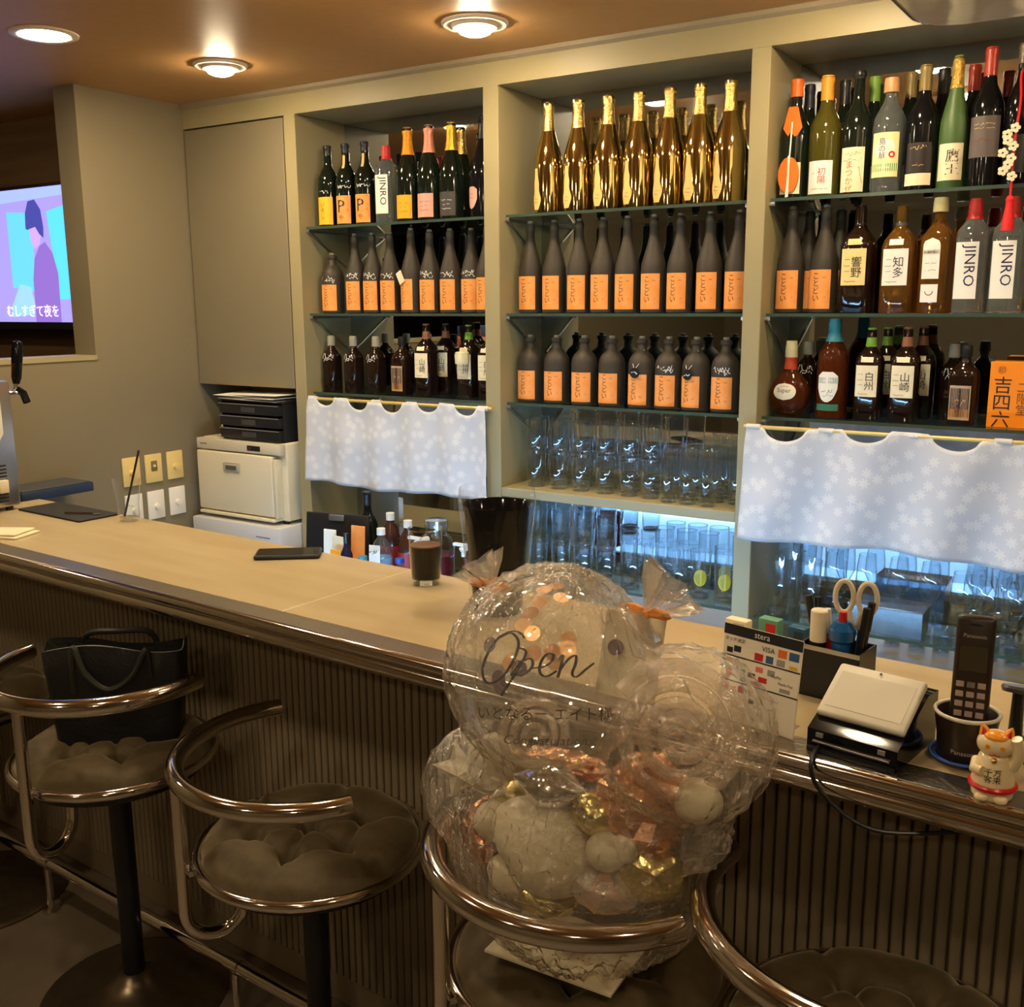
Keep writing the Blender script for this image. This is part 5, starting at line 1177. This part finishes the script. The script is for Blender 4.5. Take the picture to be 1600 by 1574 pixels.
bt_ = thing('glue_bottle', 'glossy blue bottle with red tip in the pen holder', 'bottle', inpen(.010, -.0155))
mesh('bottle', lathe([(0, .013), (.09, .015), (.095, .02), (.112, .021), (.124, .012), (.125, 0)], 24), mat('blue_gloss', S(30, 90, 150), .15), bt_); mesh('cap', lathe([(.124, .007), (.14, .006), (.141, 0)], 12), CAPS['red'], bt_)
sc_ = thing('scissors', 'scissors with white loop handles standing in the pen holder', 'scissors', inpen(.020, .019), R(4))
for s in (-1, 1):
    mesh('blade', xf(prism([(-.004, 0), (.004, 0), (.007, .11), (-.007, .11)], .0015), (s * .003, s * .001, 0), (0, R(s * 5), 0)), STEEL, sc_, 0)
    mesh('handle', tube([Vector((s * (.018 + .014 * math.cos(a)), 0, .155 + .026 * math.sin(a))) for a in [2 * PI * k / 24 for k in range(24)]], .0042, 8, True), mat('handle_cream', S(226, 212, 184), .4), sc_)
    mesh('shank', tube([(s * .004, 0, .105), (s * .010, 0, .133)], .005, 8), mat('handle_cream', S(226, 212, 184), .4), sc_)
for k, (dx, dy, lx, h, m, lab) in enumerate(((-.024, .012, -.03, .15, BLACK, 'black pen leaning outward in the pen holder, beside the white marker'), (-.032, .020, -.008, .148, mat('pen_navy', S(30, 32, 48), .3), 'navy pen standing upright at the rear of the pen holder'), (.030, .006, .018, .155, BLACK, 'black pen leaning outward beside the scissors'), (.029, -.012, .016, .15, mat('pen_dark', S(20, 18, 18), .4), 'thick black marker leaning outward from the pen holder'), (-.014, .020, -.010, .13, CAPS['red'], 'red capped pen between the scissors and the white marker'))):
    t = thing('pen', lab, 'pen', inpen(dx, dy), 0)
    mesh('barrel', tube([(0, 0, 0), (lx * .7, 0, h * .7)], .0048, 10), m, t); mesh('cap', tube([(lx * .7, 0, h * .7), (lx, 0, h)], .0058, 10), m if k != 4 else WHITE, t)
# packets near the rear edge of the counter
for px, py, w, h, m, m2, nm, lab in ((1153, 1003, .045, .045, PAPER, INKS['grey'], 'paper_pouch', 'small cream paper pouch on the bar behind the payment sign'), (1203, 1008, .04, .052, colr('mint_pack', 96, 150, 124), CAPS['red'], 'gum_packet', 'mint green packet with red mark on the bar behind the payment sign'), (1247, 1016, .035, .045, mat('blue_pack', S(36, 84, 116), .4), mat('pack_dark', S(24, 50, 70), .4), 'small_box', 'small blue box on the bar beside the mint green packet')):
    p = at_z(px, py, 1.0); t = thing(nm, lab, 'packet', p, R(-10))
    mesh('pack', rbox(-w / 2, w / 2, -.012, .012, 0, h, .003), m, t); mesh('mark', box(-.004, w / 2 - .004, -.0128, -.0118, h * .3, h * .85), m2, t, 0)
cw_ = thing('cable_bundle', 'coiled dark cables behind the beckoning cat at the bar end', 'cable', B(s_of(at_z(1592, 1215, 1.0)) + .035, 1.45, 1.0025))
for k in range(4): mesh('coil', tube([Vector((.032 * math.cos(a) * (1 + .1 * k), .045 * math.sin(a), .004 + .007 * k + .003 * math.sin(3 * a + k))) for a in [2 * PI * j / 28 for j in range(28)]], .0032, 6, True), (BLACK, mat('cable_green', S(40, 84, 80), .4), BLACK, mat('cable_tan', S(150, 120, 70), .4))[k], cw_)
